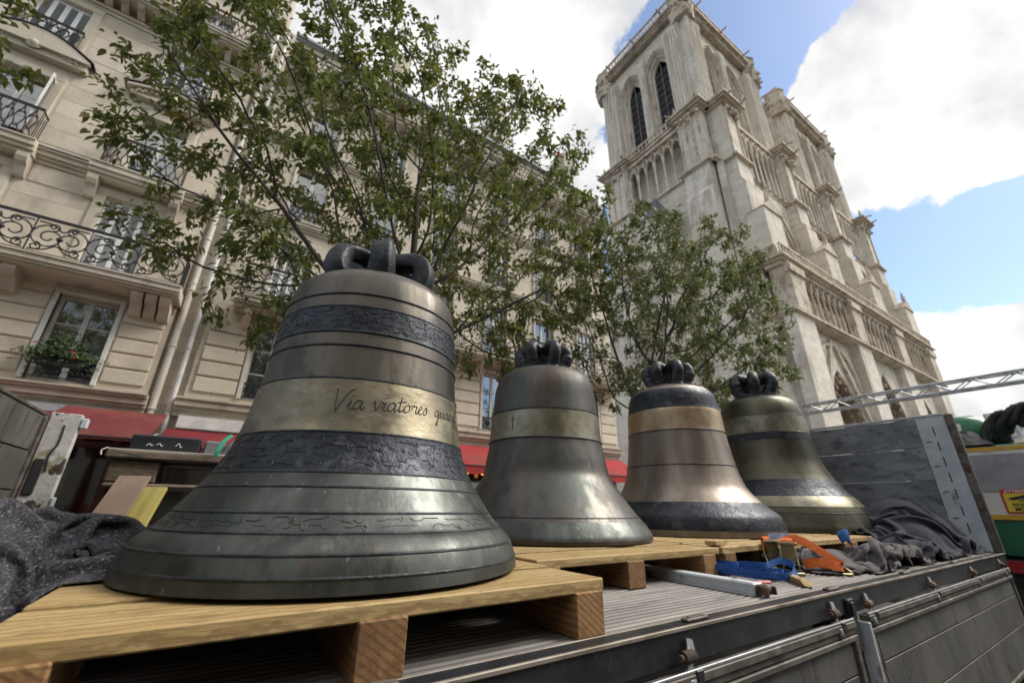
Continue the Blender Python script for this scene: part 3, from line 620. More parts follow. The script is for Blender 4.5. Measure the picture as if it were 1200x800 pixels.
# blue strap coil
b = MB()
pts = []
for k in range(64):
    a = k*.42; r = .055+.035*math.sin(k*.9)+.0008*k
    pts.append((math.cos(a)*r*1.7+.03*math.sin(k*.31), math.sin(a)*r*.9, .018+.016*abs(math.sin(k*.37))+.03*max(0, math.sin(k*.11))))
b.tube(smoothpath(pts, 4), .017, 6, flat=.10, upv=(0, 0, 1))
b.tube(smoothpath([(.10, .04, .02), (.15, .09, .05), (.22, .10, .075), (.26, .05, .06), (.24, .0, .02), (.16, -.02, .012)], 6), .018, 6, flat=.12, upv=(0, .6, 1))
b.tube(smoothpath([(-.10, .0, .02), (-.17, .05, .04), (-.20, .10, .03), (-.13, .11, .03), (-.06, .05, .02)], 6), .018, 6, flat=.12, upv=(.3, .6, 1))
o = b.build('blue_strap', BLUEW, None, 60, loc=(2.33, 1.33, BED), rot=(0, 0, -.9)); tag(o, 'bright blue webbing strap in a loose coil beside the white bar', 'strap')
b = MB(); b.tube([(0, 0, .006), (.14, -.05, .006)], .007, 6, flat=.6); o = b.build('red_pencil', mat('red_plastic', (.45, .04, .02), None, 5, .5), None, 40, loc=(2.14, 1.21, BED)); tag(o, 'thin red stick lying between the white bar and the blue strap', 'stick')
# wedges
b = MB(); b.prism([(-.16, 0), (.12, 0), (.165, .006), (.12, .026), (-.13, .026), (-.16, .012)], lambda p, q_, d: (p, d, q_+.001), -.02, .02); o = b.build('wooden_wedge', PINE, None, loc=(2.42, 1.11, BED), rot=(0, 0, math.atan2(-.19, -.21))); tag(o, 'pale wooden wedge with a pointed end on the ribbed bed', 'wedge')
q = MB(); 
for px in (-.06, .07): q.tube([(px, 0, .026), (px, 0, .0285)], .006, 8)
q.build('nail_hole', RUBBER, o)
b = MB(); b.tube([(-.06, 0, .011), (.06, 0, .011)], .0105, 10); o = b.build('steel_pin', BRASSY, None, 40, loc=(2.60, 1.20, BED), rot=(0, 0, -.6)); tag(o, 'short dull steel pin lying behind the wooden wedge', 'pin')
# ratchet straps
def ratchet(loc, rz, label):
    t = thing('ratchet_strap', label, 'strap', loc, rz, 'ratchet straps')
    q = MB()
    for yy in (-.036, .036): q.prism([(-.05, .002), (.06, .002), (.075, .05), (.05, .12), (.01, .135), (-.02, .08), (-.05, .05)], lambda p, z, d: (p, d, z), yy-.003, yy+.003)
    q.build('frame', BRASSY, t)
    q = MB(); q.tube([(.0, -.055, .07), (.0, .055, .07)], .020, 14); q.tube([(.035, -.05, .03), (.035, .05, .03)], .011, 10); q.tube([(.03, -.046, .115), (.03, .046, .115)], .010, 10); q.build('spool', mat('dark_spool', (.03, .03, .04), (.06, .06, .07), 20, .4, metal=.6), t, 40)
    q = MB(); q.cbox(-.062, -.054, -.03, .03, .06, .15, .003); q.cbox(-.075, -.050, -.045, .045, .145, .162, .004); q.build('handle', BRASSY, t)
    q = MB(); q.tube(smoothpath([(.02, 0, .085), (.0, 0, .125), (-.02, 0, .16), (.015, 0, .175), (.05, 0, .155), (.045, 0, .12)], 6), .034, 6, flat=.09, upv=(0, 1, 0)); q.build('webbing', ORANGE, t, 60)
    return t
ra = ratchet((2.76, 1.37, BED), R(40), 'ratchet buckle lying on its side with a short orange webbing loop'); rb = ratchet((2.70, 1.245, BED), R(25), 'upright gold ratchet buckle with an orange tail ending in a hook')
q = MB(); q.tube(smoothpath([(.03, .0, .165), (.06, -.06, .17), (.09, -.13, .13), (.11, -.20, .075), (.10, -.235, .045), (.07, -.20, .05), (.05, -.13, .06), (.055, -.06, .05)], 8), .026, 6, flat=.09, upv=(.3, 0, 1)); q.build('webbing_tail', ORANGE, rb, 60)
q = MB(); q.tube(smoothpath([(.10, -.22, .05), (.12, -.25, .03), (.11, -.27, .012), (.07, -.26, .010), (.05, -.225, .011)], 6), .008, 8); q.build('hook', BRASSY, rb, 60)
q = MB(); q.tube(smoothpath([(.02, .08, .18), (.05, .0, .185), (.08, -.08, .155), (.10, -.15, .11)], 6), .018, 6, flat=.1, upv=(.3, 0, 1)); q.build('pale_sleeve', mat('pale_blue_sleeve', (.25, .32, .50), (.35, .42, .58), 30, .6), rb, 60)

# things by the tailgate
b = MB(); b.cbox(-.215, .215, -.36, .36, 0, .262, .02); cs = b.build('dark_case', mat('dark_blue_plastic', (.028, .036, .052), (.045, .055, .075), 6, .45, bump=.0005), None, 30, loc=(-.535, 2.80, BED+.0005)); tag(cs, 'dark blue plastic case standing beside the tailgate behind the blanket', 'case')
q = MB(); q.cbox(-.218, .218, -.363, .363, .19, .20, .003); q.build('lid_seam', RUBBER, cs)
op = thing('old_pallet', 'rough weathered timber pallet raised on blocks behind the big bell', 'pallet', (-.10, 3.0, BED))
for (nm, bx) in (('support_block', (-.27, -.12, -.2, .2, .0005, .384)), ('support_block', (.25, .40, -.2, .2, .0005, .384)), ('bottom_board', (-.33, .45, -.24, .24, .385, .406)), ('top_board', (-.35, .45, -.26, -.02, .515, .556)), ('top_board', (-.35, .45, .0, .26, .515, .556)), ('fibre_block', (-.33, -.14, -.23, .23, .4065, .514)), ('fibre_block', (.22, .40, -.23, .23, .4065, .514))):
    q = MB(); q.cbox(*bx, .008); q.build(nm, OLDWOOD, op)
b = MB(); b.cbox(-.06, .06, -.006, .006, 0, .35, .002); o = b.build('brown_board', mat('brown_fibreboard', (.20, .14, .10), (.26, .19, .14), 5, .8), None, loc=(-.355, 2.40, BED+.14), rot=(R(-34), 0, R(-18))); tag(o, 'brown fibreboard strip with a nail hole leaning on the rough pallet', 'board')
b = MB(); b.cbox(-.09, .09, -.009, .009, 0, .34, .003); o = b.build('yellow_board', mat('yellow_green_wood', (.27, .22, .05), (.34, .28, .08), 3, .75, stretch=(8, 8, 1)), None, loc=(-.305, 2.445, BED+.11), rot=(R(-36), 0, R(-14))); tag(o, 'yellow green board leaning behind the brown fibreboard strip', 'board')
b = MB(); b.cbox(-.145, .145, -.13, .13, 0, .085, .008); o = b.build('black_box', mat('black_lacquer', (.010, .011, .013), (.018, .018, .02), 6, .4), None, 30, loc=(-.245, 2.99, BED+.5625)); tag(o, 'flat black box with pale scrawl on its side atop the rough pallet', 'box')
q = MB()
for k in (0, 1, 3):
    x0 = -.08+k*.040; q.tube(smoothpath([(x0, -.132, .03+.006*(k % 2)), (x0+.012, -.132, .04+.004*k), (x0+.02, -.132, .032), (x0+.028, -.132, .036)], 4), .0018, 5)
q.build('pale_scrawl', WHITE, o)
b = MB(); b.cbox(-.05, .05, -.1, .1, 0, .08, .01); o = b.build('grey_box', mat('grey_plastic', (.10, .105, .115), (.14, .145, .15), 6, .5), None, 30, loc=(-.035, 2.98, BED+.5625)); tag(o, 'small grey box beside the flat black box on the rough pallet', 'box')
b = MB()
nn = 26
for j in range(nn+1):
    for i in range(nn+1):
        u, v = i/nn-.5, j/nn-.5; e = max(0, 1-4*(u*u+v*v)); 
        b.v.append((u*.22, v*.24, .006+.09*e*(.7+.6*abs(math.sin(9*u+5*noise.noise(Vector((u*7, v*7, 3))))))))
b.f += [(j*(nn+1)+i, j*(nn+1)+i+1, (j+1)*(nn+1)+i+1, (j+1)*(nn+1)+i) for j in range(nn) for i in range(nn)]
o = b.build('cloth_heap', FELTP, None, 180, loc=(.085, 2.92, BED+.5575)); tag(o, 'heap of pale patterned cloth on the rough pallet against the big bell', 'cloth')
b = MB(); b.cbox(-.36, .36, -.13, .13, 0, .004, .001); b.tube(smoothpath([(-.36, -.13, .003), (-.375, -.14, -.01), (-.372, -.14, -.03)], 4), .010, 6, flat=.3, upv=(0, 1, 0)); o = b.build('white_sheet', WHITE, None, loc=(-.09, 2.88, BED+.557)); tag(o, 'thin white plastic sheet spread over the rough pallet top', 'sheet')
b = MB(); b.tube(smoothpath([(0, 0, .09), (-.03, -.02, .05), (-.045, -.035, .0), (-.05, -.035, -.03)], 5), .011, 6, flat=.2, upv=(1, 0, 0)); o = b.build('green_tape', mat('green_tape', (.02, .28, .16), None, 5, .4), None, 60, loc=(.03, 2.742, BED+.575)); tag(o, 'short strip of green tape hanging over the rough pallet edge', 'tape')

# ------------------------------------------------------------------ town houses along the street
BY = 13.0
def house(name, label, x0, x1, z1):
    return thing(name, label, 'building', (x0, BY, .13))
def wall_open(mb, x0, x1, z0, z1, openings, y0, y1):
    """slab wall with rectangular openings (xa, xb, za, zb)"""
    cols = sorted({x0, x1, *[o[0] for o in openings], *[o[1] for o in openings]})
    cols = [c for c in cols if x0 <= c <= x1]
    for a, c in zip(cols[:-1], cols[1:]):
        hs = sorted([(o[2], o[3]) for o in openings if o[0] <= a+1e-6 and o[1] >= c-1e-6]); z = z0
        for (p, q) in hs:
            if p > z: mb.box(a, c, y0, y1, z, p)
            z = max(z, q)
        if z < z1: mb.box(a, c, y0, y1, z, z1)
BLK = {}
def block(parent, x0, x1, z0, z1, y, d, mt, nm='stone_block', bev=.012):
    key = (round(x1-x0, 3), round(z1-z0, 3), d, mt.name)
    if key not in BLK:
        q = MB(); q.cbox(0, key[0], -d, .03, 0, key[1], min(bev, d*.8)); BLK[key] = q.mesh(nm, mt)
    return put(nm, BLK[key], parent, (x0, y, z0))
def ashlar(parent, segs, z0, z1, rows, y, d, mt, length=1.15, joint=.005, bev=.003):
    h = (z1-z0)/rows
    for r_ in range(rows):
        for (a, c) in segs:
            k = max(1, round((c-a)/length)); L = (c-a)/k; off = (.5*L if (r_ % 2 and k > 1) else 0)
            e = [a]+[a+off+L*i for i in range(0 if off else 1, k)]+[c]; e = sorted(set(e))
            for p, q in zip(e[:-1], e[1:]): block(parent, p+joint/2, q-joint/2, z0+r_*h+joint/2, z0+(r_+1)*h-joint/2, y, d, mt, bev=bev)
def spiral(cx, cz, r, turns, a0, y, sgn=1, k=18):
    return [(cx+sgn*r*(1-.82*i/k)*math.cos(a0+turns*2*math.pi*i/k), y, cz+r*(1-.82*i/k)*math.sin(a0+turns*2*math.pi*i/k)) for i in range(k+1)]
RAILM = {}
def rail_unit(kind, w, h):
    """one panel of wrought ironwork, scrolls between two bars"""
    key = (kind, round(w, 3), round(h, 3))
    if key in RAILM: return RAILM[key]
    q = MB(); r = .0175
    q.box(0, w, -.02, .02, h-.04, h); q.box(0, w, -.014, .014, .03, .052)
    q.box(-.010, .010, -.012, .012, 0, h)
    if kind == 'big':
        for sg, cx in ((1, w*.30), (-1, w*.70)):
            q.tube(spiral(cx, h*.50, h*.34, 1.7, math.pi/2 if sg > 0 else math.pi/2, 0, sg, 26), r, 5)
            q.tube(spiral(cx+sg*w*.02, h*.80, h*.12, 1.3, -math.pi/2, 0, sg), r*.9, 5); q.tube(spiral(cx-sg*w*.16, h*.20, h*.12, 1.3, math.pi/2, 0, -sg), r*.9, 5)
        q.lathe([(.001, -.05), (.05, -.03), (.06, 0), (.05, .03), (.001, .05)], 8, (w*.5, 0, h*.5), False)
        q.tube(smoothpath([(w*.04, 0, h*.1), (w*.3, 0, h*.15), (w*.5, 0, h*.3), (w*.7, 0, h*.15), (w*.96, 0, h*.1)], 5), r, 5)
        q.tube(smoothpath([(w*.04, 0, h*.88), (w*.3, 0, h*.86), (w*.5, 0, h*.72), (w*.7, 0, h*.86), (w*.96, 0, h*.88)], 5), r, 5)
    else:
        n = max(2, round(w/.19)); s = w/n
        for i in range(n):
            cx = s*(i+.5)
            q.tube(smoothpath([(cx-s*.42, 0, h*.08), (cx-s*.2, 0, h*.3), (cx-s*.44, 0, h*.55), (cx-s*.1, 0, h*.8), (cx, 0, h*.94)], 4), r*.8, 5)
            q.tube(smoothpath([(cx+s*.42, 0, h*.08), (cx+s*.2, 0, h*.3), (cx+s*.44, 0, h*.55), (cx+s*.1, 0, h*.8), (cx, 0, h*.94)], 4), r*.8, 5)
            q.tube(spiral(cx-s*.22, h*.7, s*.2, 1.3, 0, 0, 1, 12), r*.7, 4); q.tube(spiral(cx+s*.22, h*.7, s*.2, 1.3, 0, 0, -1, 12), r*.7, 4)
            q.tube(spiral(cx, h*.26, s*.24, 1.3, math.pi/2, 0, 1 if i % 2 else -1, 12), r*.7, 4)
    RAILM[key] = q.mesh('railing_panel', IRON, 60); return RAILM[key]
def railing(parent, x0, x1, y, z, h, kind, unit, ends=0.):
    q = MB(); q.cbox(x0-.02, x1+.02, y-.026, y+.026, z+h, z+h+.025, .005)
    if ends:
        for x in (x0, x1):
            q.box(x-.012, x+.012, y, y+ends, z+h-.03, z+h); q.box(x-.012, x+.012, y, y+ends, z+.03, z+.05)
            for k in range(int(ends/.09)): q.box(x-.006, x+.006, y+.05+k*.09, y+.062+k*.09, z+.04, z+h-.02)
    rl = q.build('railing', IRON, parent)
    n = max(1, round((x1-x0)/unit)); wv = (x1-x0)/n
    for i in range(n): put('railing_panel', rail_unit(kind, wv, h), rl, (x0+i*wv, y, z))
    return rl
WINM = {}
def window(parent, x0, x1, z0, z1, kind, y=.0, deep=.20, surround=True):
    """casement in its reveal: frame, two panes, optional louvred shutters or curtain"""
    w_, h_ = x1-x0, z1-z0; xc = w_/2
    key = ('f', round(w_, 3), round(h_, 3))
    if key not in WINM:
        q = MB(); fr = .055
        q.box(0, fr, 0, .06, 0, h_); q.box(w_-fr, w_, 0, .06, 0, h_); q.box(fr, w_-fr, 0, .06, h_-fr, h_); q.box(fr, w_-fr, 0, .06, 0, fr+.03)
        q.box(xc-.05, xc+.05, -.012, .05, fr+.03, h_-fr)
        for hz in (.36, .68): q.box(fr, xc-.05, .012, .045, h_*hz-.015, h_*hz+.015); q.box(xc+.05, w_-fr, .012, .045, h_*hz-.015, h_*hz+.015)
        WINM[key] = q.mesh('window', WHITE)
        g1 = MB(); g1.box(fr, xc-.05, .02, .034, fr+.03, h_-fr); WINM[('g', *key[1:])] = g1.mesh('pane', GLASS)
        g2 = MB(); g2.box(xc+.05, w_-fr, .02, .034, fr+.03, h_-fr); WINM[('h', *key[1:])] = g2.mesh('pane', GLASS)
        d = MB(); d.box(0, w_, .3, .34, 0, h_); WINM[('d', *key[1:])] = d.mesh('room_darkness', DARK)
    wo_ = put('window', WINM[key], parent, (x0, y+deep, z0))
    if kind != 'shut':
        put('pane', WINM[('g', *key[1:])], wo_); put('pane', WINM[('h', *key[1:])], wo_); put('room_darkness', WINM[('d', *key[1:])], wo_)
    if kind in ('shut', 'half'):
        sk = ('s', round(w_, 3), round(h_, 3))
        if sk not in WINM:
            lw = w_/4-.004; q = MB(); st = .045
            q.box(0, st, -.018, .018, 0, h_); q.box(lw-st, lw, -.018, .018, 0, h_)
            for zz in (0, h_*.5-.03, h_-.06): q.box(st, lw-st, -.018, .018, zz, zz+.06)
            WINM[sk] = q.mesh('shutter', SHUT)
            l = MB(); zz = .075; l.box(st-.002, lw-st+.002, .0145, .0175, .05, h_-.05)
            while zz < h_-.08:
                if abs(zz-h_*.5) > .05:
                    o = len(l.v); l.box(st-.004, lw-st+.004, -.019, .019, -.002, .002); l.rot(Matrix.Translation((0, 0, zz)) @ Matrix.Rotation(R(38), 4, 'X'), o)
                zz += .036
            WINM[('l', *sk[1:])] = l.mesh('shutter_slats', SLAT)
        for k in range(4):
            if kind == 'half' and k == 2: continue
            loc = (x0+k*w_/4+.002, y+deep-.10-(.004 if k % 2 else 0), z0); rot = None
            if kind == 'half' and k == 3: loc = (x0+w_-.01, y+deep-.04, z0); rot = (0, 0, R(-118))
            s_ = put('shutter', WINM[sk], parent, loc, rot); put('shutter_slats', WINM[('l', *sk[1:])], s_, kind='stuff')
    return wo_
def corbel(mb, x, y, z, d, h, w_=.22):
    """S-shaped console under a balcony, top at z"""
    P = [(0, 0), (-d, 0), (-d-.0, -h*.22), (-d*.86, -h*.42), (-d*.62, -h*.52), (-d*.5, -h*.72), (-d*.34, -h*.95), (-d*.12, -h), (0, -h)]
    mb.prism(P, lambda p, q_, dd: (dd, y+p, z+q_), x-w_/2, x+w_/2)
def cornice(mb, x0, x1, y, z, steps):
    """stepped moulding: list of (projection, height) from the bottom"""
    for (p, h) in steps: mb.box(x0-p*.0, x1, y-p, y+.02, z, z+h-.0015); z += h

# --- left house: bays at local x; facade runs to the drainpipes
X0 = -9.3
h1 = house('stone_townhouse', 'cream stone town house with long iron balconies, carved corbels and white shutters', X0, -1.7, 17)
E1 = -1.76-X0                                   # right end
def L(x): return x-X0
bays = [L(-3.34), L(-6.20), L(-9.0)]
ops = []
FL = {'e': (3.80, 5.83, .535), '2': (6.58, 8.62, .52), '3': (9.62, 11.50, .52), '4': (12.62, 14.22, .50)}
for bx in bays:
    for k, (a, c, hw) in FL.items(): ops.append((bx-hw, bx+hw, a, c))
wl = MB(); wall_open(wl, 0, E1, 3.15, 14.86, [o for o in ops if o[0] > 0], 0.0, .45); wl.build('wall', STONE_RAW, h1)
wl = MB(); wl.box(0, E1+.3, .9, 9, 0, 14.8); wl.box(0, .02, .45, .9, 0, 14.8); wl.box(E1-.02, E1, .45, .9, 0, 14.8); wl.build('core', DARK, h1)
# rusticated courses on the mezzanine
segs = [(bays[1]+.66, bays[0]-.66), (bays[0]+.66, E1-.12)]
for r_ in range(6):
    z0 = 3.92+r_*.372
    for (a, c) in segs: block(h1, a, c, z0, z0+.335, 0, .045, STONE, bev=.02)
# ashlar above
for (k, (a, c, hw)) in list(FL.items())[1:]:
    top = {'2': 9.05, '3': 12.05, '4': 14.42}[k]; bot = {'2': 6.6, '3': 9.6, '4': 12.62}[k]
    sg = [(bays[1]+hw+.26, bays[0]-hw-.26), (bays[0]+hw+.26, E1-.05)]
    ashlar(h1, sg, bot, top, 5 if k != '4' else 4, 0, .009, STONE, 1.35)
for bx in bays[:2]:
    for k, (a, c, hw) in FL.items():
        q = MB()
        if k == 'e':
            q.cbox(bx-hw-.09, bx-hw, -.06, .1, a, c+.02, .008); q.cbox(bx+hw, bx+hw+.09, -.06, .1, a, c+.02, .008); q.cbox(bx-hw-.09, bx+hw+.09, -.06, .1, c+.021, c+.10, .008)
        else:
            q.cbox(bx-hw-.20, bx-hw, -.05, .02, a, c+.02, .01); q.cbox(bx+hw, bx+hw+.20, -.05, .02, a, c+.02, .01); q.cbox(bx-hw-.20, bx+hw+.20, -.05, .02, c+.021, c+.25, .01)
        q.build('window_surround', WHITE if k == 'e' else STONE_TRIM, h1)
window(h1, bays[0]-.535, bays[0]+.535, 3.80, 5.83, 'open', deep=.22); window(h1, bays[1]-.535, bays[1]+.535, 3.80, 5.83, 'open', deep=.22)
window(h1, bays[0]-.52, bays[0]+.52, 6.58, 8.62, 'shut'); window(h1, bays[1]-.52, bays[1]+.52, 6.58, 8.62, 'shut')
window(h1, bays[0]-.52, bays[0]+.52, 9.62, 11.50, 'open'); window(h1, bays[1]-.52, bays[1]+.52, 9.62, 11.50, 'open')
window(h1, bays[0]-.50, bays[0]+.50, 12.62, 14.22, 'half'); window(h1, bays[1]-.50, bays[1]+.50, 12.62, 14.22, 'shut')
# open casement leaning out of the left third-floor window
q = MB(); q.box(0, .5, -.02, .02, 0, .06); q.box(0, .5, -.02, .02, 1.74, 1.8); q.box(0, .05, -.02, .02, .06, 1.74); q.box(.45, .5, -.02, .02, .06, 1.74)
oc = q.build('open_casement', WHITE, h1, loc=(bays[1]+.52, .1, 9.64), rot=(0, 0, R(-78))); q = MB(); q.box(.05, .45, -.004, .004, .06, 1.74); q.build('pane', GLASS, oc)
# mezzanine ledge
q = MB(); cornice(q, 0, E1+.05, 0, 3.30, [(.06, .10), (.14, .07), (.20, .14), (.26, .06), (.30, .035)]); q.build('ledge', STONE_TRIM, h1)
q = MB(); q.box(0, E1-.5, -.16, 0, 3.14, 3.298); q.build('awning_box', PALEST, h1)
# main balcony
BZ = 6.08; BP = .82
q = MB(); cornice(q, 0, E1+.06, 0, BZ, [(BP-.12, .05), (BP-.05, .06), (BP, .12), (BP+.04, .035)]); q.build('balcony_slab', STONE_TRIM, h1)
for cx in (L(-1.95), L(-2.22), L(-2.49), L(-4.62), L(-4.9), L(-7.6)):
    q = MB(); corbel(q, cx, 0, BZ-.002, .62, .50); q.build('corbel', STONE_TRIM, h1)
q = MB(); cornice(q, 0, E1, 0, 5.90, [(.03, .05), (.05, .04), (.03, .03)]); q.build('frieze', STONE_TRIM, h1)
railing(h1, .3, E1-.02, -BP+.06, BZ+.268, .90, 'big', .96, BP-.1)
# string course with small balconies on the third floor
q = MB(); cornice(q, 0, E1, 0, 8.98, [(.06, .10), (.13, .07), (.20, .12), (.26, .05)]); q.build('string_course', STONE_TRIM, h1); q = MB(); q.box(0, E1, -.285, .02, 9.3195, 9.335); q.build('zinc_flashing', ZINCD, h1)
for bx in bays[:2]:
    q = MB(); cornice(q, bx-.95, bx+.95, -.0, 8.99, [(.30, .08), (.38, .10), (.44, .14), (.48, .035)]); q.build('balcony_slab', STONE_TRIM, h1)
    for s_ in (-1, 1):
        q = MB(); corbel(q, bx+s_*.82, 0, 8.985, .34, .55, .20); q.build('corbel', STONE_TRIM, h1)
    railing(h1, bx-.80, bx+.80, -.40, 9.35, .90, 'fine', .80, .36)
    # hoods above the third-floor windows
    q = MB(); n = 14
    if bx == bays[1]:
        P = [(-1.0, 0)]+[(-1.0+2.0*i/n, .18+.46*math.sin(math.pi*i/n)) for i in range(n+1)]+[(1.0, 0)]
        I = [(.88, .05)]+[(.88-1.76*i/n, .10+.27*math.sin(math.pi*i/n)) for i in range(n+1)]+[(-.88, .05)]
        q.prism(P, lambda p, z, d: (bx+p, d, 11.98+z), -.22, .01)
        q.prism([(p[0]*1.05, p[1]+.04) for p in P[1:-1]]+[(1.05, .16), (-1.05, .16)], lambda p, z, d: (bx+p, d, 12.0+z), -.32, -.222)
    else:
        P = [(-.95, 0), (-.95, .12), (0, .42), (.95, .12), (.95, 0)]
        q.prism(P, lambda p, z, d: (bx+p, d, 11.98+z), -.20, .01); q.prism([(-1.05, .12), (0, .46), (1.05, .12), (1.05, .19), (0, .53), (-1.05, .19)], lambda p, z, d: (bx+p, d, 11.98+z), -.32, .01)
    hd_ = q.build('window_hood', STONE_TRIM, h1)
    q = MB(); T_ = [(-1.12+2.24*i/n, (.235+.47*math.sin(math.pi*i/n)) if bx == bays[1] else .20+.345*(1-abs(2*i/n-1))) for i in range(n+1)]; q.prism(T_+[(p[0], p[1]+.02) for p in T_[::-1]], lambda p, z, d: (bx+p, d, 11.995+z), -.35, .0); q.build('zinc_flashing', ZINCD, hd_)
    q = MB(); q.lathe([(.001, 0), (.13, .02), (.16, .06), (.10, .09), (.07, .12), (.001, .13)], 14); q.rot(Matrix.Translation((bx, -.22, 12.2)) @ Matrix.Rotation(R(90), 4, 'X')); 
    for k in range(5): q.tube(smoothpath([(bx+.2+.13*k, -.225, 12.18-.02*k), (bx+.26+.13*k, -.25, 12.24-.03*k), (bx+.31+.13*k, -.225, 12.17-.03*k)], 4), .03, 5); q.tube(smoothpath([(bx-.2-.13*k, -.225, 12.18-.02*k), (bx-.26-.13*k, -.25, 12.24-.03*k), (bx-.31-.13*k, -.225, 12.17-.03*k)], 4), .03, 5)
    q.build('carved_ornament', STONE_TRIM, hd_, 60)
    q = MB(); cornice(q, bx-.72, bx+.72, 0, 12.56, [(.20, .05)]); q.build('sill', STONE_TRIM, h1)
    railing(h1, bx-.60, bx+.60, -.17, 12.615, .62, 'fine', .60, .14)
for s_ in (-4.75, -7.6):
    q = MB(); q.cbox(L(s_)-.5, L(s_)+.5, -.03, .02, 8.45, 8.95, .01); q.build('wall_panel', STONE_TRIM, h1)
# crowning balcony on modillions
q = MB(); cornice(q, 0, E1+.06, 0, 14.44, [(.05, .10), (.12, .07)]); q.build('frieze', STONE_TRIM, h1)
q = MB(); cornice(q, 0, E1+.08, 0, 14.86, [(.62, .06), (.68, .10), (.74, .09), (.78, .03)]); q.build('balcony_slab', STONE_TRIM, h1)
mo = MB(); corbel(mo, 0, 0, 0, .55, .24, .16); mom = mo.mesh('modillion', STONE_TRIM)
for k in range(20): put('modillion', mom, h1, (E1-.12-k*.36, 0, 14.858))
railing(h1, .3, E1-.02, -.70, 15.145, .85, 'fine', .95, .6)
q = MB(); wall_open(q, 0, E1, 14.86, 17.9, [(bx-.5, bx+.5, 15.3, 17.1) for bx in bays[:2]], .35, .8); q.build('attic_wall', STONE_RAW, h1)
for bx in bays[:2]: window(h1, bx-.5, bx+.5, 15.3, 17.1, 'open', .35)
q = MB(); cornice(q, 0, E1+.05, .35, 17.9, [(.10, .08), (.18, .10)]); q.build('gutter', ZINC, h1)
q = MB(); q.prism([(.2, 18.08), (1.6, 20.2), (8, 21), (8, 18.08)], lambda p, z, d: (d, p, z), 0, E1+.1); q.build('roof', ZINC, h1)
q = MB(); q.cbox(L(-2.3), L(-1.55), .7, 2.0, 18.0, 21.5, .02); ch = q.build('chimney', STONE_JOINT, h1)
for k in range(3):
    q = MB(); q.lathe([(.10, 21.5), (.12, 21.9), (.09, 22.0)], 10, (L(-2.1)+k*.25, 1.3, 0)); q.build('chimney_pot', RED, ch)
# flower box in the mezzanine window
fb = thing('flower_box', 'window box of green plants with a few red flowers in the mezzanine window', 'plant', (L(-3.34)+X0, BY, .13+3.80))
q = MB(); q.cbox(-.40, .32, -.26, -.08, .30, .46, .01); q.build('trough', mat('dark_trough', (.02, .025, .03), (.035, .04, .045), 6, .5), fb)
for k in range(2):
    q = MB(); q.box(-.50, .50, -.27, -.25, .02+.26*k, .04+.26*k)
    for i in range(12): q.tube(spiral(-.46+.083*i, .16+.26*k, .055, 1.4, 0, -.26, 1 if i % 2 else -1, 10), .007, 4)
    q.build('guard', IRON, fb, 60)
q = MB(); rnd = random.Random(4)
for i in range(1500):
    x = rnd.gauss(-.06, .30); y = rnd.uniform(-.38, -.06); z = .46+abs(rnd.gauss(.10, .17))*math.exp(-((x+.05)/.55)**2)*1.3-(.18 if rnd.random() < .18 else 0)
    if abs(x) > .8: continue
    d = Vector((rnd.uniform(-1, 1), rnd.uniform(-1, 1), rnd.uniform(-.3, 1))).normalized()*rnd.uniform(.04, .085); e = d.orthogonal().normalized()*d.length*.32; p = Vector((x, y, z))
    q.add([p-e*.2, p+d*.5-e, p+d, p+d*.5+e], [(0, 1, 2, 3)])
q.build('foliage', mat('box_foliage', (.030, .065, .018), (.075, .13, .035), 9, .6, rvar=.2), fb, fix=False, kind='stuff')
for (x, z, c_) in ((.16, .62, (.5, .02, .02)), (.22, .50, (.5, .02, .02)), (-.46, .70, (.5, .12, .22))):
    q = MB()
    for k in range(6): a = k*1.05; q.add([(x, -.38, z), (x+.035*math.cos(a), -.40, z+.035*math.sin(a)), (x+.035*math.cos(a+.8), -.39, z+.035*math.sin(a+.8))], [(0, 1, 2)])
    q.build('flower', mat('petal_%d' % int(c_[2]*100), c_, None, 5, .6), fb)

# --- long house behind the trees
X2 = -1.08; E2 = 14.6-X2
h2 = house('long_townhouse', 'long pale stone town house behind the trees with a running balcony and red awnings', X2, 14.6, 17)
b2 = [.60-X2+2.47*i for i in range(6)]
FL2 = {'e': (3.92, 6.05, .50), '2': (6.85, 8.95, .50), '3': (9.9, 11.9, .50), '4': (12.8, 14.5, .48)}
ops = [(bx-hw, bx+hw, a, c) for bx in b2 for (a, c, hw) in FL2.values()]
wl = MB(); wall_open(wl, 0, E2, 3.0, 15.6, ops, 0, .45); wl.build('wall', STONE_JOINT, h2)
wl = MB(); wl.box(0, E2, .95, 9, 0, 15.5); wl.box(E2-.4, E2, .45, .95, 0, 15.5); wl.build('core', DARK, h2)
wl = MB(); wl.box(E2+.001, E2+.03, 0, 9, 2.9, 17.9); wl.build('gable_wall', STONE_JOINT, h2)
for i in range(7):
    a = b2[i-1]+.64 if i else .12; c = b2[i]-.64 if i < 6 else E2-.05
    if c-a < .15: continue
    for r_ in range(5): block(h2, a, c, 3.98+r_*.42, 3.98+r_*.42+.375, 0, .05, STONE, bev=.02)
for i, bx in enumerate(b2):
    for k, (a, c, hw) in FL2.items():
        q = MB(); q.cbox(bx-hw-.10, bx-hw, -.06, .05, a, c, .008); q.cbox(bx+hw, bx+hw+.10, -.06, .05, a, c, .008); q.cbox(bx-hw-.10, bx+hw+.10, -.06, .05, c+.001, c+.12, .008); q.build('window_surround', STONE_TRIM if k != 'e' else PIPE, h2)
        window(h2, bx-hw, bx+hw, a, c, 'shut' if (i*3+ord(k)) % 5 == 0 and k != 'e' else 'open', deep=.2)
        if k in 'e34': railing(h2, bx-hw+.02, bx+hw-.02, -.03, a+.01, .42 if k == 'e' else .75, 'fine', .5)
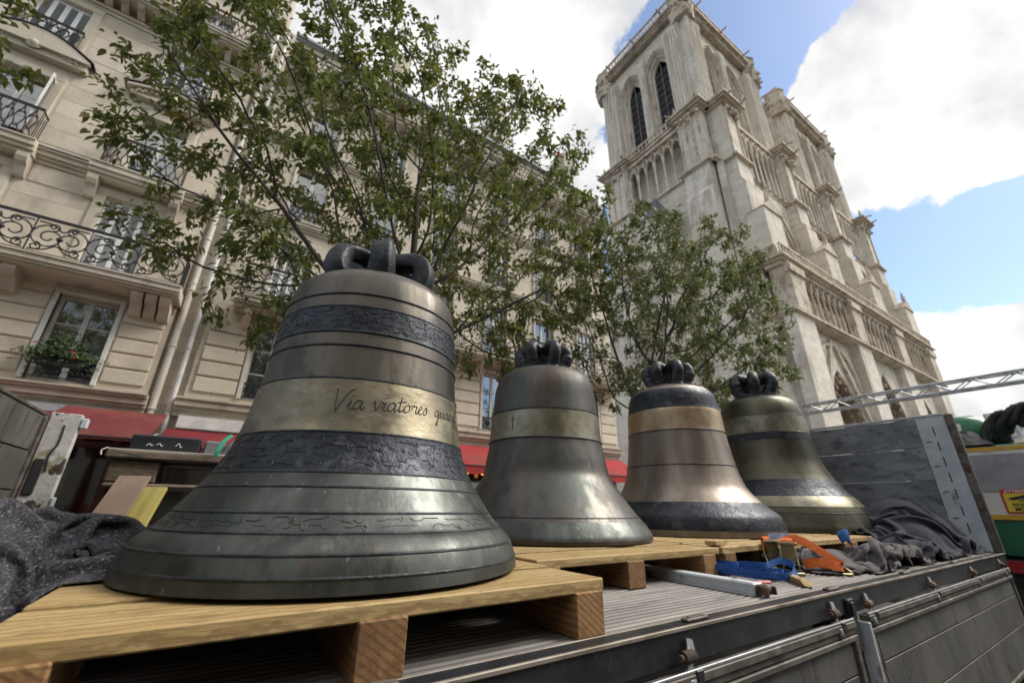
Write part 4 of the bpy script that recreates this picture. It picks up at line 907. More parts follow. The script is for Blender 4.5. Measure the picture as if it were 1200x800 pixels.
q = MB(); cornice(q, -.12, E2+.06, 0, 3.32, [(.06, .14), (.14, .10), (.22, .16), (.27, .05)]); q.build('ledge', STONE_TRIM, h2)
q = MB(); q.box(.05, 2.7, -.24, 0, 3.02, 3.315); q.build('shop_fascia', WHITE, h2)
q = MB(); cornice(q, .5, E2+.06, 0, 6.30, [(.62, .06), (.70, .07), (.76, .12), (.80, .035)]); q.build('balcony_slab', STONE_TRIM, h2)
for bx in b2:
    for s_ in (-.82, .82):
        q = MB(); corbel(q, bx+s_, 0, 6.298, .6, .46, .2); q.build('corbel', STONE_TRIM, h2)
railing(h2, .55, E2, -.72, 6.588, .95, 'big', .95, .7)
for zz in (9.45, 12.45):
    q = MB(); cornice(q, 0, E2+.05, 0, zz, [(.06, .08), (.13, .06), (.18, .10), (.22, .04)]); q.build('string_course', STONE_TRIM, h2)
q = MB(); cornice(q, 0, E2+.1, 0, 15.25, [(.08, .12), (.5, .10), (.6, .10), (.66, .06)]); q.build('main_cornice', STONE_TRIM, h2)
for k in range(36): put('modillion', mom, h2, (.2+k*.43, 0, 15.368))
railing(h2, .1, E2, -.55, 15.632, .8, 'fine', .95, .5)
q = MB(); wall_open(q, 0, E2, 15.5, 17.8, [(bx-.45, bx+.45, 15.8, 17.3) for bx in b2], .35, .8); q.build('attic_wall', STONE_JOINT, h2)
for bx in b2: window(h2, bx-.45, bx+.45, 15.8, 17.3, 'open', .35)
q = MB(); cornice(q, 0, E2+.1, .35, 17.8, [(.10, .08), (.18, .10)]); q.build('gutter', ZINC, h2)
q = MB(); q.prism([(.2, 17.98), (1.8, 20.0), (8, 21), (8, 17.98)], lambda p, z, d: (d, p, z), .1, E2); q.build('roof', ZINC, h2)
for xx in (4.2, 9.6, 14.5):
    q = MB(); q.cbox(xx-.35, xx+.35, 1.0, 2.4, 18.0, 21.2, .02); ch = q.build('chimney', STONE_JOINT, h2)
    for k in range(3):
        q = MB(); q.lathe([(.10, 21.2), (.12, 21.6), (.09, 21.7)], 10, (xx-.22+k*.22, 1.6, 0)); q.build('chimney_pot', RED, ch)
# drainpipes between the two houses
q = MB(); q.box(-1.76, -1.08, BY+.10, BY+.45, .13, 17.8); o = q.build('party_wall', STONE_JOINT, None, loc=(0, 0, 0)); tag(o, 'narrow recessed strip of wall behind the two drainpipes', 'wall')
for (x, r_, lb) in ((-1.60, .075, 'wide cream drainpipe at the corner of the balcony house'), (-1.27, .055, 'narrow white drainpipe with collars between the two town houses')):
    t = thing('drainpipe', lb, 'drainpipe', (x, BY-.02, .13)); q = MB(); q.tube([(0, 0, 0), (0, 0, 17.5)], r_, 14); q.build('pipe', PIPE if r_ > .06 else WHITE, t, 40)
    for zz in np.arange(3.4, 17, 1.6):
        q = MB(); q.lathe([(r_+.001, 0), (r_+.018, .01), (r_+.018, .05), (r_+.001, .06)], 14, (0, 0, zz)); q.cbox(-.02, .02, 0, .12, zz+.01, zz+.05, .004); q.build('collar', PIPE, t, 40)
# hospital wing across the street, behind the photographer: it closes the view that the windows and bells mirror
t = thing('opposite_building', 'long stone building on the other side of the street facing the town houses', 'building', (-24, -11, 0))
q = MB(); q.box(-40, 37, -14, 0, 0, 12.2); q.build('wall', STONE_JOINT, t); q = MB(); q.prism([(.3, 12.2), (-3.2, 15.6), (-10.5, 15.6), (-14.3, 12.2)], lambda p, z, d: (d, p, z), -40.2, 37.2); q.build('roof', ZINC, t)
wm = MB(); wm.box(-.6, .6, -.04, .03, 0, 2.2); wm = wm.mesh('window', GLASS); ws = MB(); ws.box(-.8, .8, -.05, .10, -.18, 0); ws.box(-.75, -.6, -.03, .06, 0, 2.3); ws.box(.6, .75, -.03, .06, 0, 2.3); ws.box(-.75, .75, -.03, .06, 2.3, 2.5); ws = ws.mesh('window_surround', STONE_TRIM)
for r_ in range(3):
    for i in range(24): o = put('window', wm, t, (-37+3.1*i, 0, 1.6+3.6*r_)); put('window_surround', ws, o)
q = MB(); q.box(-40.2, 37.2, -.3, .35, 11.9, 12.25); q.build('cornice', STONE_TRIM, t)
# ground floor shopfronts
for (par, xa, xb, lb) in ((h1, 0, E1, ''), (h2, 0, E2, '')):
    q = MB(); q.box(xa, xb, .5, .56, 0, 3.1); q.build('shop_glass', SHOPGLASS, par)
    q = MB(); x = xa
    while x <= xb: q.box(x, x+.14, .30, .50, 0, 3.12); x += 2.4 if xb-x > 2.6 else 1.2
    q.box(xa, xb, .32, .50, 0, .5); q.box(xa, xb, .34, .50, 2.5, 2.62); q.build('shopfront', mat('dark_red_joinery', (.05, .012, .012), (.08, .02, .018), 3, .5), par)
def awning(x0, x1, zt, zb, proj, mt, label, val=.24, y=BY-.17):
    t = thing('awning', label, 'awning', ((x0+x1)/2, y, zt), 0, 'red shop awnings')
    w_ = (x1-x0)/2; n = max(2, int((x1-x0)/.45)); dz = zb-zt
    q = MB(); q.prism([(0, 0), (-proj, dz), (-proj, dz-.012), (0, -.012)], lambda p, z, d: (d, p, z), -w_, w_); q.build('canvas', mt, t)
    q = MB()
    for i in range(n*4):
        a, c = -w_+2*w_*i/(n*4), -w_+2*w_*(i+1)/(n*4); s1, s2 = [val*(1+.12*abs(math.sin(math.pi*k/4))) for k in (i % 4, i % 4+1)]
        q.add([(a, -proj-.004, dz-.002), (c, -proj-.004, dz-.002), (c, -proj-.012, dz-s2), (a, -proj-.012, dz-s1)], [(0, 1, 2, 3)])
    o = q.build('valance', mt, t); md = o.modifiers.new('t', 'SOLIDIFY'); md.thickness = .004
    for s_ in (-1, 1):
        q = MB(); q.tube([(s_*(w_-.05), -proj+.03, dz-.03), (s_*(w_-.25), -proj*.5, dz*.6-.25), (s_*(w_-.05), -.02, -.45)], .018, 6); q.build('arm', PALEST, t, 40)
    q = MB(); q.tube([(-w_, -proj, dz-.008), (w_, -proj, dz-.008)], .022, 8); q.build('front_bar', RUBBER, t, 40)
    return t
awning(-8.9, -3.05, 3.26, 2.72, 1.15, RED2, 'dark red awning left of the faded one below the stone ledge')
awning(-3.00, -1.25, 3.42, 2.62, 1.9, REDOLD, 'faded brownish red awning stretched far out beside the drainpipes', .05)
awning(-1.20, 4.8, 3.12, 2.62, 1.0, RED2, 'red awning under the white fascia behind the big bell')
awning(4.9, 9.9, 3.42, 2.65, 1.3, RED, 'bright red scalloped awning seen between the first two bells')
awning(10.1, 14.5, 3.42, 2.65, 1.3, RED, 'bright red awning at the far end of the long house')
# lit lamps inside the shop seen between the bells
LAMP = bpy.data.materials.new('lamp_glow'); LAMP.use_nodes = True; bs = LAMP.node_tree.nodes['Principled BSDF']; bs.inputs['Base Color'].default_value = (.9, .4, .08, 1); bs.inputs['Emission Color'].default_value = (1, .36, .05, 1); bs.inputs['Emission Strength'].default_value = 2.2
for x in (6.9, 7.5, 8.1):
    q = MB(); q.lathe([(.02, .10), (.05, .06), (.07, 0), (.05, -.06), (.01, -.08)], 14); q.tube([(0, 0, .1), (0, 0, .55)], .008, 6); o = q.build('pendant_lamp', LAMP, None, 40, loc=(x, BY-.25, 2.55)); tag(o, 'small glowing orange lamp hanging under the bright red awning', 'lamp', 'orange lamps under the awning')
t = thing('wall_lantern', 'small red box lantern fixed high beside the far end of the house', 'lantern', (11.6, BY-.62, 4.95)); q = MB(); q.cbox(-.17, .17, -.17, .17, 0, .34, .02); q.build('box', mat('red_enamel', (.5, .02, .02), (.42, .015, .015), 4, .4), t); q = MB(); q.prism([(-.26, .342), (.26, .342), (0, .50)], lambda p, z, d: (p, d, z), -.24, .24); q.build('cap', mat('red_enamel', (.5, .02, .02)), t); q = MB(); q.tube([(0, 0, .2), (0, .62, .2)], .02, 6); q.build('bracket', IRON, t)
# goods under the awnings near the tailgate
def goods(x, y, kind, mt, label, s=1.):
    t = thing(kind, label, kind.replace('_', ' '), (x, y, .13)); return t
t = goods(-3.05, 10.9, 'display_stand', None, 'souvenir stand with yellow and orange goods under the dark red awning')
q = MB(); q.cbox(-.5, .5, -.25, .25, 0, .8, .02); q.build('counter', OLDWOOD, t)
rnd = random.Random(2)
for k in range(16):
    q = MB(); x = -.42+.12*(k % 8); zz = .801+.0*(k//8); hh = rnd.uniform(.18, .5); q.cbox(x-.05, x+.05, -.2+.22*(k//8), -.04+.22*(k//8), zz, zz+hh, .01); q.build('goods', mat('goods_%d' % (k % 5), [(.55, .32, .05), (.5, .16, .03), (.5, .4, .2), (.4, .03, .03), (.6, .6, .6)][k % 5], None, 5, .6), t)
t = thing('shopping_bag', 'crumpled pale plastic bag with red stripe beside the souvenir stand', 'bag', (-2.45, 10.7, .13)); q = MB(); q.lathe([(.18, 0), (.26, .2), (.28, .6), (.24, 1.1), (.22, 1.35), (.10, 1.45), (.13, 1.52)], 14); q.v = [(v[0]*(1+.15*noise.noise(Vector(v)*6)), v[1]*(1+.15*noise.noise(Vector(v)*6+Vector((3, 0, 0)))), v[2]) for v in q.v]; q.build('sack', mat('pale_plastic', (.55, .56, .60), (.66, .67, .7), 8, .35), t, 60); q = MB(); q.cbox(-.2, .2, -.285, -.275, .9, 1.05, .004); q.build('stripe', RED, t)
t = thing('parasol', 'closed dark red parasol standing under the awning', 'parasol', (-2.75, 11.3, .13)); q = MB(); q.lathe([(.28, 0), (.28, .06), (.05, .1)], 16); q.build('base', IRON, t, 40); q = MB(); q.tube([(0, 0, .08), (0, 0, 2.5)], .022, 8); q.build('pole', PALEST, t, 40); q = MB(); q.lathe([(.03, .9), (.13, 1.0), (.11, 1.6), (.07, 2.3), (.02, 2.48)], 10); q.build('canopy', RED, t)

# ------------------------------------------------------------------ cathedral (local u south along the west front, v inward, z up)
PH = R(-1.0)
CO = Vector((39.0*math.cos(PH)-13.9*math.sin(PH), 39.0*math.sin(PH)+13.9*math.cos(PH), 0))
ND = thing('cathedral', 'pale Gothic cathedral with two square towers, statue gallery and pointed portals', 'cathedral', CO, PH)
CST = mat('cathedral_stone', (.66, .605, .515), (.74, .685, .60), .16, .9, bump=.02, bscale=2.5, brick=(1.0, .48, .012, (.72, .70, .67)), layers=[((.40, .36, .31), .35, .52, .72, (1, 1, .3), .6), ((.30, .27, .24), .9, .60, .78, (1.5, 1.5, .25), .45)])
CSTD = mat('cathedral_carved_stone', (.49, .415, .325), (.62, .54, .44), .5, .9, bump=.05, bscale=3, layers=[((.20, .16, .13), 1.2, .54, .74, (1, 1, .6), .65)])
CSTP = mat('shaded_brown_stone', (.22, .165, .115), (.32, .25, .18), .9, .9, bump=.05, bscale=3, layers=[((.10, .08, .06), 1.6, .54, .8, (1, 1, .6), .7)])  # brown stone, darkened so its colour carries the shade of the deep recesses
CSLATE = mat('cathedral_slate', (.10, .105, .12), (.15, .155, .165), .8, .7, brick=(.4, .3, .01, (.7, .7, .7)))
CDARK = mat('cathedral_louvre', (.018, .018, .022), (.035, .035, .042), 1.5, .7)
def fW(v0): return lambda p, z, d: (p, v0+d, z)          # faces of the west front
def fN(u0): return lambda p, z, d: (u0+d, p, z)          # faces of the north side
def parch(c, hw, zs, za, n=12):
    """pointed arch outline, left springing to right springing"""
    h = za-zs; Rr = (hw*hw+h*h)/(2*hw); out = []
    a1 = math.acos(max(-1, min(1, (Rr-hw)/Rr)))
    for i in range(n+1):
        a = math.pi-a1*i/n; out.append((c+(Rr-hw)+Rr*math.cos(a), zs+Rr*math.sin(a)))
    return out+[(2*c-p[0], p[1]) for p in out[-2::-1]]
def ring(mb, fn, c, hw, zs, za, th, lo, hi, legs=None, n=12):
    o = parch(c, hw+th, zs, za+th*1.25, n); i_ = parch(c, hw, zs, za, n)
    if legs is not None: o = [(c-hw-th, legs)]+o+[(c+hw+th, legs)]; i_ = [(c-hw, legs)]+i_+[(c+hw, legs)]
    for k in range(len(o)-1): mb.prism([o[k], o[k+1], i_[k+1], i_[k]], fn, lo, hi)
def arch_wall(mb, fn, p0, p1, z0, z1, arches, lo, hi, n=12):
    """wall with pointed openings (centre, halfwidth, sill, spring, apex)"""
    x = p0
    for (c, hw, zsill, zs, za) in sorted(arches):
        if c-hw > x: mb.prism([(x, z0), (c-hw, z0), (c-hw, z1), (x, z1)], fn, lo, hi)
        if zsill > z0: mb.prism([(c-hw, z0), (c+hw, z0), (c+hw, zsill), (c-hw, zsill)], fn, lo, hi)
        A = parch(c, hw, zs, za, n)
        for k in range(len(A)-1): mb.prism([A[k], (A[k][0], z1), (A[k+1][0], z1), A[k+1]], fn, lo, hi)
        x = c+hw
    if x < p1: mb.prism([(x, z0), (p1, z0), (p1, z1), (x, z1)], fn, lo, hi)
def cpart(mb, name, mt=CST, smooth=None, parent=ND): return mb.build(name, mt, parent, smooth)
def band(u0, u1, v0, v1, z, steps, name='cornice', mt=CSTD):
    q = MB()
    for (p, h) in steps: q.box(u0-p, u1+p, v0-p, v1+p, z, z+h-.01); z += h
    return cpart(q, name, mt)
def baluster_run(fn_len, x0, x1, z, h, fn, d, name='balustrade'):
    """pierced parapet: bottom rail, top rail and small uprights"""
    q = MB(); q.prism([(x0, z), (x1, z), (x1, z+.18), (x0, z+.18)], fn, -d, d); q.prism([(x0, z+h-.2), (x1, z+h-.2), (x1, z+h), (x0, z+h)], fn, -d*1.2, d*1.2)
    n = max(2, int((x1-x0)/.62)); s = (x1-x0)/n
    for i in range(n+1): q.prism([(x0+i*s-.09, z+.18), (x0+i*s+.09, z+.18), (x0+i*s+.09, z+h-.2), (x0+i*s-.09, z+h-.2)], fn, -d*.7, d*.7)
    for i in range(n): ring(q, fn, x0+(i+.5)*s, s*.5-.12, z+h-.52, z+h-.28, .06, -d*.5, d*.5, None, 3)
    return cpart(q, name, CSTD)
GARG = MB(); GARG.tube([(0, 0, 0), (0, -.9, .12), (0, -1.5, .05), (0, -1.75, .18)], [.22, .17, .15, .10], 6); GARG.tube([(0, -1.35, .1), (0, -1.45, .38)], [.10, .03], 5); GARGM = GARG.mesh('gargoyle', CSTD, 60)
def garg(u, v, z, a): o = put('gargoyle', GARGM, ND, (u, v, z), (0, 0, a)); o.scale = (.75, .62, .75)
PINN = MB()
PINN.prism([(-.35, 0), (.35, 0), (.35, 1.3), (-.35, 1.3)], lambda p, z, d: (p, d, z), -.35, .35); PINN.lathe([(.48, 1.3), (.42, 1.4), (.22, 2.4), (.06, 3.1), (.14, 3.2), (.02, 3.5)], 8)
for k in range(10):
    a = k*2.4; z = 1.5+k*.14; r_ = .40-.03*k; PINN.tube([(r_*math.cos(a), r_*math.sin(a), z), ((r_+.2)*math.cos(a), (r_+.2)*math.sin(a), z+.12)], [.08, .05], 4)
PINNM = PINN.mesh('pinnacle', CSTD, 40)
def pinn(u, v, z, s=1.): o = put('pinnacle', PINNM, ND, (u, v, z)); o.scale = (s, s, s)
STATM = []
for k in range(3):
    q = MB(); rnd = random.Random(k+40)
    q.lathe([(.34, 0), (.40, .15), (.36, .9), (.30, 1.6), (.36, 2.1), (.40, 2.45), (.22, 2.68), (.12, 2.76), (.11, 2.84), (.17, 2.93), (.20, 3.06), (.17, 3.2), (.19, 3.26), (.08, 3.34)], 12)
    q.tube([(-.36, -.05, 2.4), (-.44, -.16, 1.95), (-.12, -.36, 1.9+.1*k)], [.13, .11, .08], 6); q.tube([(.36, -.05, 2.4), (.46, -.14, 1.95), (.16, -.38, 1.75)], [.13, .11, .08], 6)
    for f_ in range(6): a = f_*1.05+.2; q.tube([(.37*math.cos(a), .37*math.sin(a), .05), (.33*math.cos(a+.1), .33*math.sin(a+.1), 1.7)], [.07, .03], 5)
    STATM.append(q.mesh('statue', CSTD, 50))
COLM = {}
def column(u, v, z0, z1, r_, parent=ND, mt=CSTD):
    key = (round(z1-z0, 2), round(r_, 3))
    if key not in COLM:
        h = z1-z0; q = MB(); q.lathe([(r_*1.7, 0), (r_*1.7, h*.03), (r_, h*.06), (r_, h*.86), (r_*1.2, h*.88), (r_*2.0, h*.97), (r_*2.0, h)], 8); COLM[key] = q.mesh('column', mt, 40)
    return put('column', COLM[key], parent, (u, v, z0))
UW = 43.0
BUT = [(-.2, 3.5), (13.2, 16.7), (26.4, 29.9), (39.5, 43.2)]
PC = [8.35, 21.55, 34.7]
KZ0, KZ1 = 18.0, 23.2
# portal storey
q = MB(); arch_wall(q, fW(.9), 0, UW, 0, KZ0-.3, [(PC[0], 4.1, 0, 6.6, 14.2), (PC[1], 4.5, 0, 6.8, 16.2), (PC[2], 4.1, 0, 6.6, 15.0)], 0, .8); cpart(q, 'portal_wall')
q = MB(); q.box(0, .7, .95, 18.8, 0, KZ0-.3); q.box(UW-.7, UW, .95, 18.8, 0, KZ0-.3); q.box(.75, UW-.75, 5.0, 5.6, 0, KZ0-.3); cpart(q, 'lower_body')
for (a, c) in BUT:
    q = MB(); q.box(a, c, 0, 1.0, 0, KZ0-.3); q.box(a-.25, c+.25, -.25, 1.0, 0, 3.2); cpart(q, 'buttress')
    for zz in (6.5, 9.5):
        pass
for i, c in enumerate(PC):
    hw = 4.5 if i == 1 else 4.1; za = (14.2, 16.2, 15.0)[i]
    for k in range(6):
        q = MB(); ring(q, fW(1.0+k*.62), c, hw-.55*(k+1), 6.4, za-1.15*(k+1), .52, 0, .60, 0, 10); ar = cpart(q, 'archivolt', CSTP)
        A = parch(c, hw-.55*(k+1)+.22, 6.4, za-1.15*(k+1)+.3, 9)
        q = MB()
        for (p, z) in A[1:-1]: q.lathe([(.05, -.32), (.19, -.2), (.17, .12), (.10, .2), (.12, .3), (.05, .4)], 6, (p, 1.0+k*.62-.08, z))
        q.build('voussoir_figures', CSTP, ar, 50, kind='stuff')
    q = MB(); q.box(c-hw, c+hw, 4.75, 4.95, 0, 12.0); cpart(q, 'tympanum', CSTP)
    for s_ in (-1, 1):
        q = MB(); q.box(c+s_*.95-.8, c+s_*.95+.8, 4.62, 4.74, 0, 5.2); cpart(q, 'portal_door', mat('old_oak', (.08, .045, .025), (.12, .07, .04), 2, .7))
    for k in range(4):
        for s_ in (-1, 1): put('statue', STATM[(k+i) % 3], ND, (c+s_*(hw-.45-.55*k), 1.1+k*.62, 3.2))
q = MB(); ring(q, fW(.75), PC[0], 4.1, 12.6, 16.6, .3, -.1, .12, None, 4)
for s_ in (-1, 1): q.prism([(PC[0], 17.2), (PC[0]+s_*.5, 17.2), (PC[0]+s_*5.3, 8.2), (PC[0]+s_*4.8, 8.2)], fW(.75), -.15, .14)
cpart(q, 'portal_gable', CSTD)
# kings' gallery, wrapped round the north corner
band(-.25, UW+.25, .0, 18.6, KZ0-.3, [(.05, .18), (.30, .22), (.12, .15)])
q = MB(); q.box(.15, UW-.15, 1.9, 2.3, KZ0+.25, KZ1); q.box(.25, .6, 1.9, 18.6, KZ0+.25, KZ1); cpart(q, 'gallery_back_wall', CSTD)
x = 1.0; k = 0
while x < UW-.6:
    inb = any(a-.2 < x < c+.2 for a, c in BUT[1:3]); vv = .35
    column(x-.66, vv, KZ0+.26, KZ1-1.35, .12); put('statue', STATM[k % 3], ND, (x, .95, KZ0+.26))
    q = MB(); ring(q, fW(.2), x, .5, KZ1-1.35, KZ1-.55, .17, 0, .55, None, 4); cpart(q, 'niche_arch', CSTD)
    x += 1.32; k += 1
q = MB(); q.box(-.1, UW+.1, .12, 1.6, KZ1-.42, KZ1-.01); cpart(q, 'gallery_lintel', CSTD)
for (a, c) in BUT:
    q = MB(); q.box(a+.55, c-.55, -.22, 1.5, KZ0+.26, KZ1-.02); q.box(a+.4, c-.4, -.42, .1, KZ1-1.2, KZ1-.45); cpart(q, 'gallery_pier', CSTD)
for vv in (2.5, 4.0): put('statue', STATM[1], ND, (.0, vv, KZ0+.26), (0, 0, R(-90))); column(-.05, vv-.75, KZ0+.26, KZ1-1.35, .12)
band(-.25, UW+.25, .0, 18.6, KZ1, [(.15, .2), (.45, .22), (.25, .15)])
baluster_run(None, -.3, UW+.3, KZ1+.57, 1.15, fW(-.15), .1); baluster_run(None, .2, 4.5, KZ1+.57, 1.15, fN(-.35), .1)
# rose storey
RZ0, RZ1 = KZ1+.57, 37.2
q = MB(); q2 = [(PC[0], 4.3, RZ0, 29.2, 35.6), (PC[2], 4.3, RZ0, 29.2, 35.6)]
arch_wall(q, fW(2.9), -.8, 17.2, RZ0, RZ1, q2[:1], 0, .6); arch_wall(q, fW(2.9), 26.2, UW+.6, RZ0, RZ1, q2[1:], 0, .6)
q.prism([(17.2, RZ0), (26.2, RZ0), (26.2, RZ0+1.2), (17.2, RZ0+1.2)], fW(3.3), 0, .6); cpart(q, 'rose_storey_wall')
n = 40; q = MB()
for k in range(n):
    a0, a1 = 2*math.pi*k/n, 2*math.pi*(k+1)/n; sq = lambda a: min(4.55/max(1e-6, abs(math.cos(a))), 6.0/max(1e-6, abs(math.sin(a))))
    q.prism([(21.7+4.2*math.cos(a0), 31.0+4.9*math.sin(a0)), (21.7+sq(a0)*math.cos(a0), 31.0+sq(a0)*math.sin(a0)), (21.7+sq(a1)*math.cos(a1), 31.0+sq(a1)*math.sin(a1)), (21.7+4.2*math.cos(a1), 31.0+4.9*math.sin(a1))], fW(3.4), 0, .5)
cpart(q, 'rose_wall')
q = MB()
for k in range(24): a = 2*math.pi*k/24; q.tube([(21.7+1.0*math.cos(a), 3.9, 31+1.15*math.sin(a)), (21.7+4.2*math.cos(a), 3.9, 31+4.85*math.sin(a))], .10, 5)
q.tube([(21.7+2.6*math.cos(a), 3.9, 31+3.0*math.sin(a)) for a in np.linspace(0, 2*math.pi, 40, False)], .14, 6, closed=True); q.tube([(21.7+1.0*math.cos(a), 3.9, 31+1.15*math.sin(a)) for a in np.linspace(0, 2*math.pi, 24, False)], .14, 6, closed=True); cpart(q, 'rose_window_tracery', CSTD)
q = MB(); q.box(17.3, 26.1, 4.3, 4.4, RZ0, RZ1); cpart(q, 'rose_glass', CDARK)
for c in (PC[0], PC[2]):
    for k, (hw, zz) in enumerate(((4.3, 35.6), (3.8, 34.7), (3.4, 33.9))):
        q = MB(); ring(q, fW(2.6+.42*k), c, hw, 29.2, zz, .40, 0, .4, RZ0, 14); ar = cpart(q, 'archivolt', CSTD)
        if k == 1:
            q = MB()
            for (p, z) in parch(c, hw+.2, 29.2, zz+.25, 22)[1:-1]: q.lathe([(.02, -.2), (.17, -.05), (.17, .1), (.02, .22)], 5, (p, 2.85, z))
            q.build('crockets', CSTD, ar, 50)
    q = MB(); arch_wall(q, fW(4.4), c-3.5, c+3.5, RZ0, 34.5, [(c-1.6, 1.15, RZ0+1.2, 29.0, 31.4), (c+1.6, 1.15, RZ0+1.2, 29.0, 31.4)], 0, .35); cpart(q, 'twin_window_wall', CST)
    q = MB(); q.box(c-3.4, c+3.4, 5.0, 5.1, RZ0, 34); cpart(q, 'twin_window_glass', CDARK)
# tower bodies between kings' gallery and belfry, north sides included
def hip_cap(a, c, v0, v1, z, h, name='gable_cap'):
    """saddle roof with ridge running inward"""
    q = MB(); m_ = (a+c)/2; q.add([(a-.12, v0-.15, z), (c+.12, v0-.15, z), (c+.12, v1, z+.0), (a-.12, v1, z), (m_, v0-.15, z+h), (m_, v1, z+h)], [(0, 1, 4), (1, 2, 5, 4), (2, 3, 5), (3, 0, 4, 5), (0, 3, 2, 1)]); return cpart(q, name, CSTD)
for i, (a, c) in enumerate(BUT):
    q = MB(); q.box(a+.1, c-.1, .35, 4.0, RZ0, 29.6); cpart(q, 'buttress')
    hip_cap(a+.1, c-.1, .35, 1.9, 29.6, 1.5); pinn((a+c)/2, .5, 30.9, .55)
    q = MB(); q.box(a+.15, c-.7, 1.35, 4.0, 29.6, 33.6)
    q.prism([(1.35, 33.6), (1.9, 34.5), (4.0, 34.5), (4.0, 33.6)], lambda v, z, d: (d, v, z), a+.15, c-.7)
    q.box(a+.3, c-.5, 1.75, 4.0, 34.5, RZ1); cpart(q, 'buttress')
    band(a+.3, c-.5, 1.75, 3.8, RZ1, [(.08, .2), (.38, .25), (.2, .2)])
    q = MB(); q.box(a+.3, c-.5, 1.95, 3.9, RZ1+.65, 45.6); ps = cpart(q, 'buttress')
    for s_ in (a+.55, c-.75): column(s_, 1.9, RZ1+.65, 44.8, .14)
    band(a+.2, c-.4, 1.7, 3.8, 45.6, [(.15, .3), (.5, .3), (.75, .35), (.45, .2)]); q = MB(); rnd = random.Random(i)
    for k in range(14): q.lathe([(.02, -.3), (.28, -.1), (.2, .2), (.02, .35)], 6, (rnd.uniform(a, c-.3), 1.6+rnd.uniform(-.15, .2), 44.5+rnd.uniform(0, 1.1)))
    cpart(q, 'carved_foliage', CSTD, 50)
    garg(a+.3, 1.2, 46.4, R(25)); garg(c-.5, 1.2, 46.4, R(-25)); pinn(a+.3, 1.5, 46.75, .45); pinn(c-.5, 1.5, 46.75, .45)
band(-1.4, UW+.5, 3.25, 3.9, RZ1, [(.05, .22), (.30, .25), (.15, .18)])
# open arcade of the great gallery
GZ0, GZ1 = RZ1+.65, 45.7
def arcade(fn, p0, p1, v, z0, z1, north=None, s=1.18):
    n = max(2, int((p1-p0)/s)); w_ = (p1-p0)/n; q = MB()
    for i in range(n):
        c = p0+(i+.5)*w_; ring(q, fn, c, w_*.40, z1-2.6, z1-1.5, w_*.10, -.16, .16, None, 5)
        ring(q, fn, c+w_*.5 if i < n-1 else c, .24, z1-1.2, z1-.8, .10, -.12, .12, z1-1.45, 4)
    q.prism([(p0, z1-.5), (p1, z1-.5), (p1, z1), (p0, z1)], fn, -.22, .22)
    for i in range(n): 
        c = p0+(i+.5)*w_; A = parch(c, w_*.42, z1-2.6, z1-1.45, 5)
        for k in range(len(A)-1):
            if k % 2 == 0: q.prism([A[k], (A[k][0], z1-.95), (A[k+1][0], z1-.95), A[k+1]], fn, -.10, .10)
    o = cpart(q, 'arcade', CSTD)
    for i in range(n+1):
        p = p0+i*w_; pt = fn(p, 0, 0); column(pt[0], pt[1], z0, z1-2.55, .12, mt=CST)
for i in range(3): arcade(fW(2.7), BUT[i][1]-.3, BUT[i+1][0]+.1, 2.7, GZ0, GZ1)
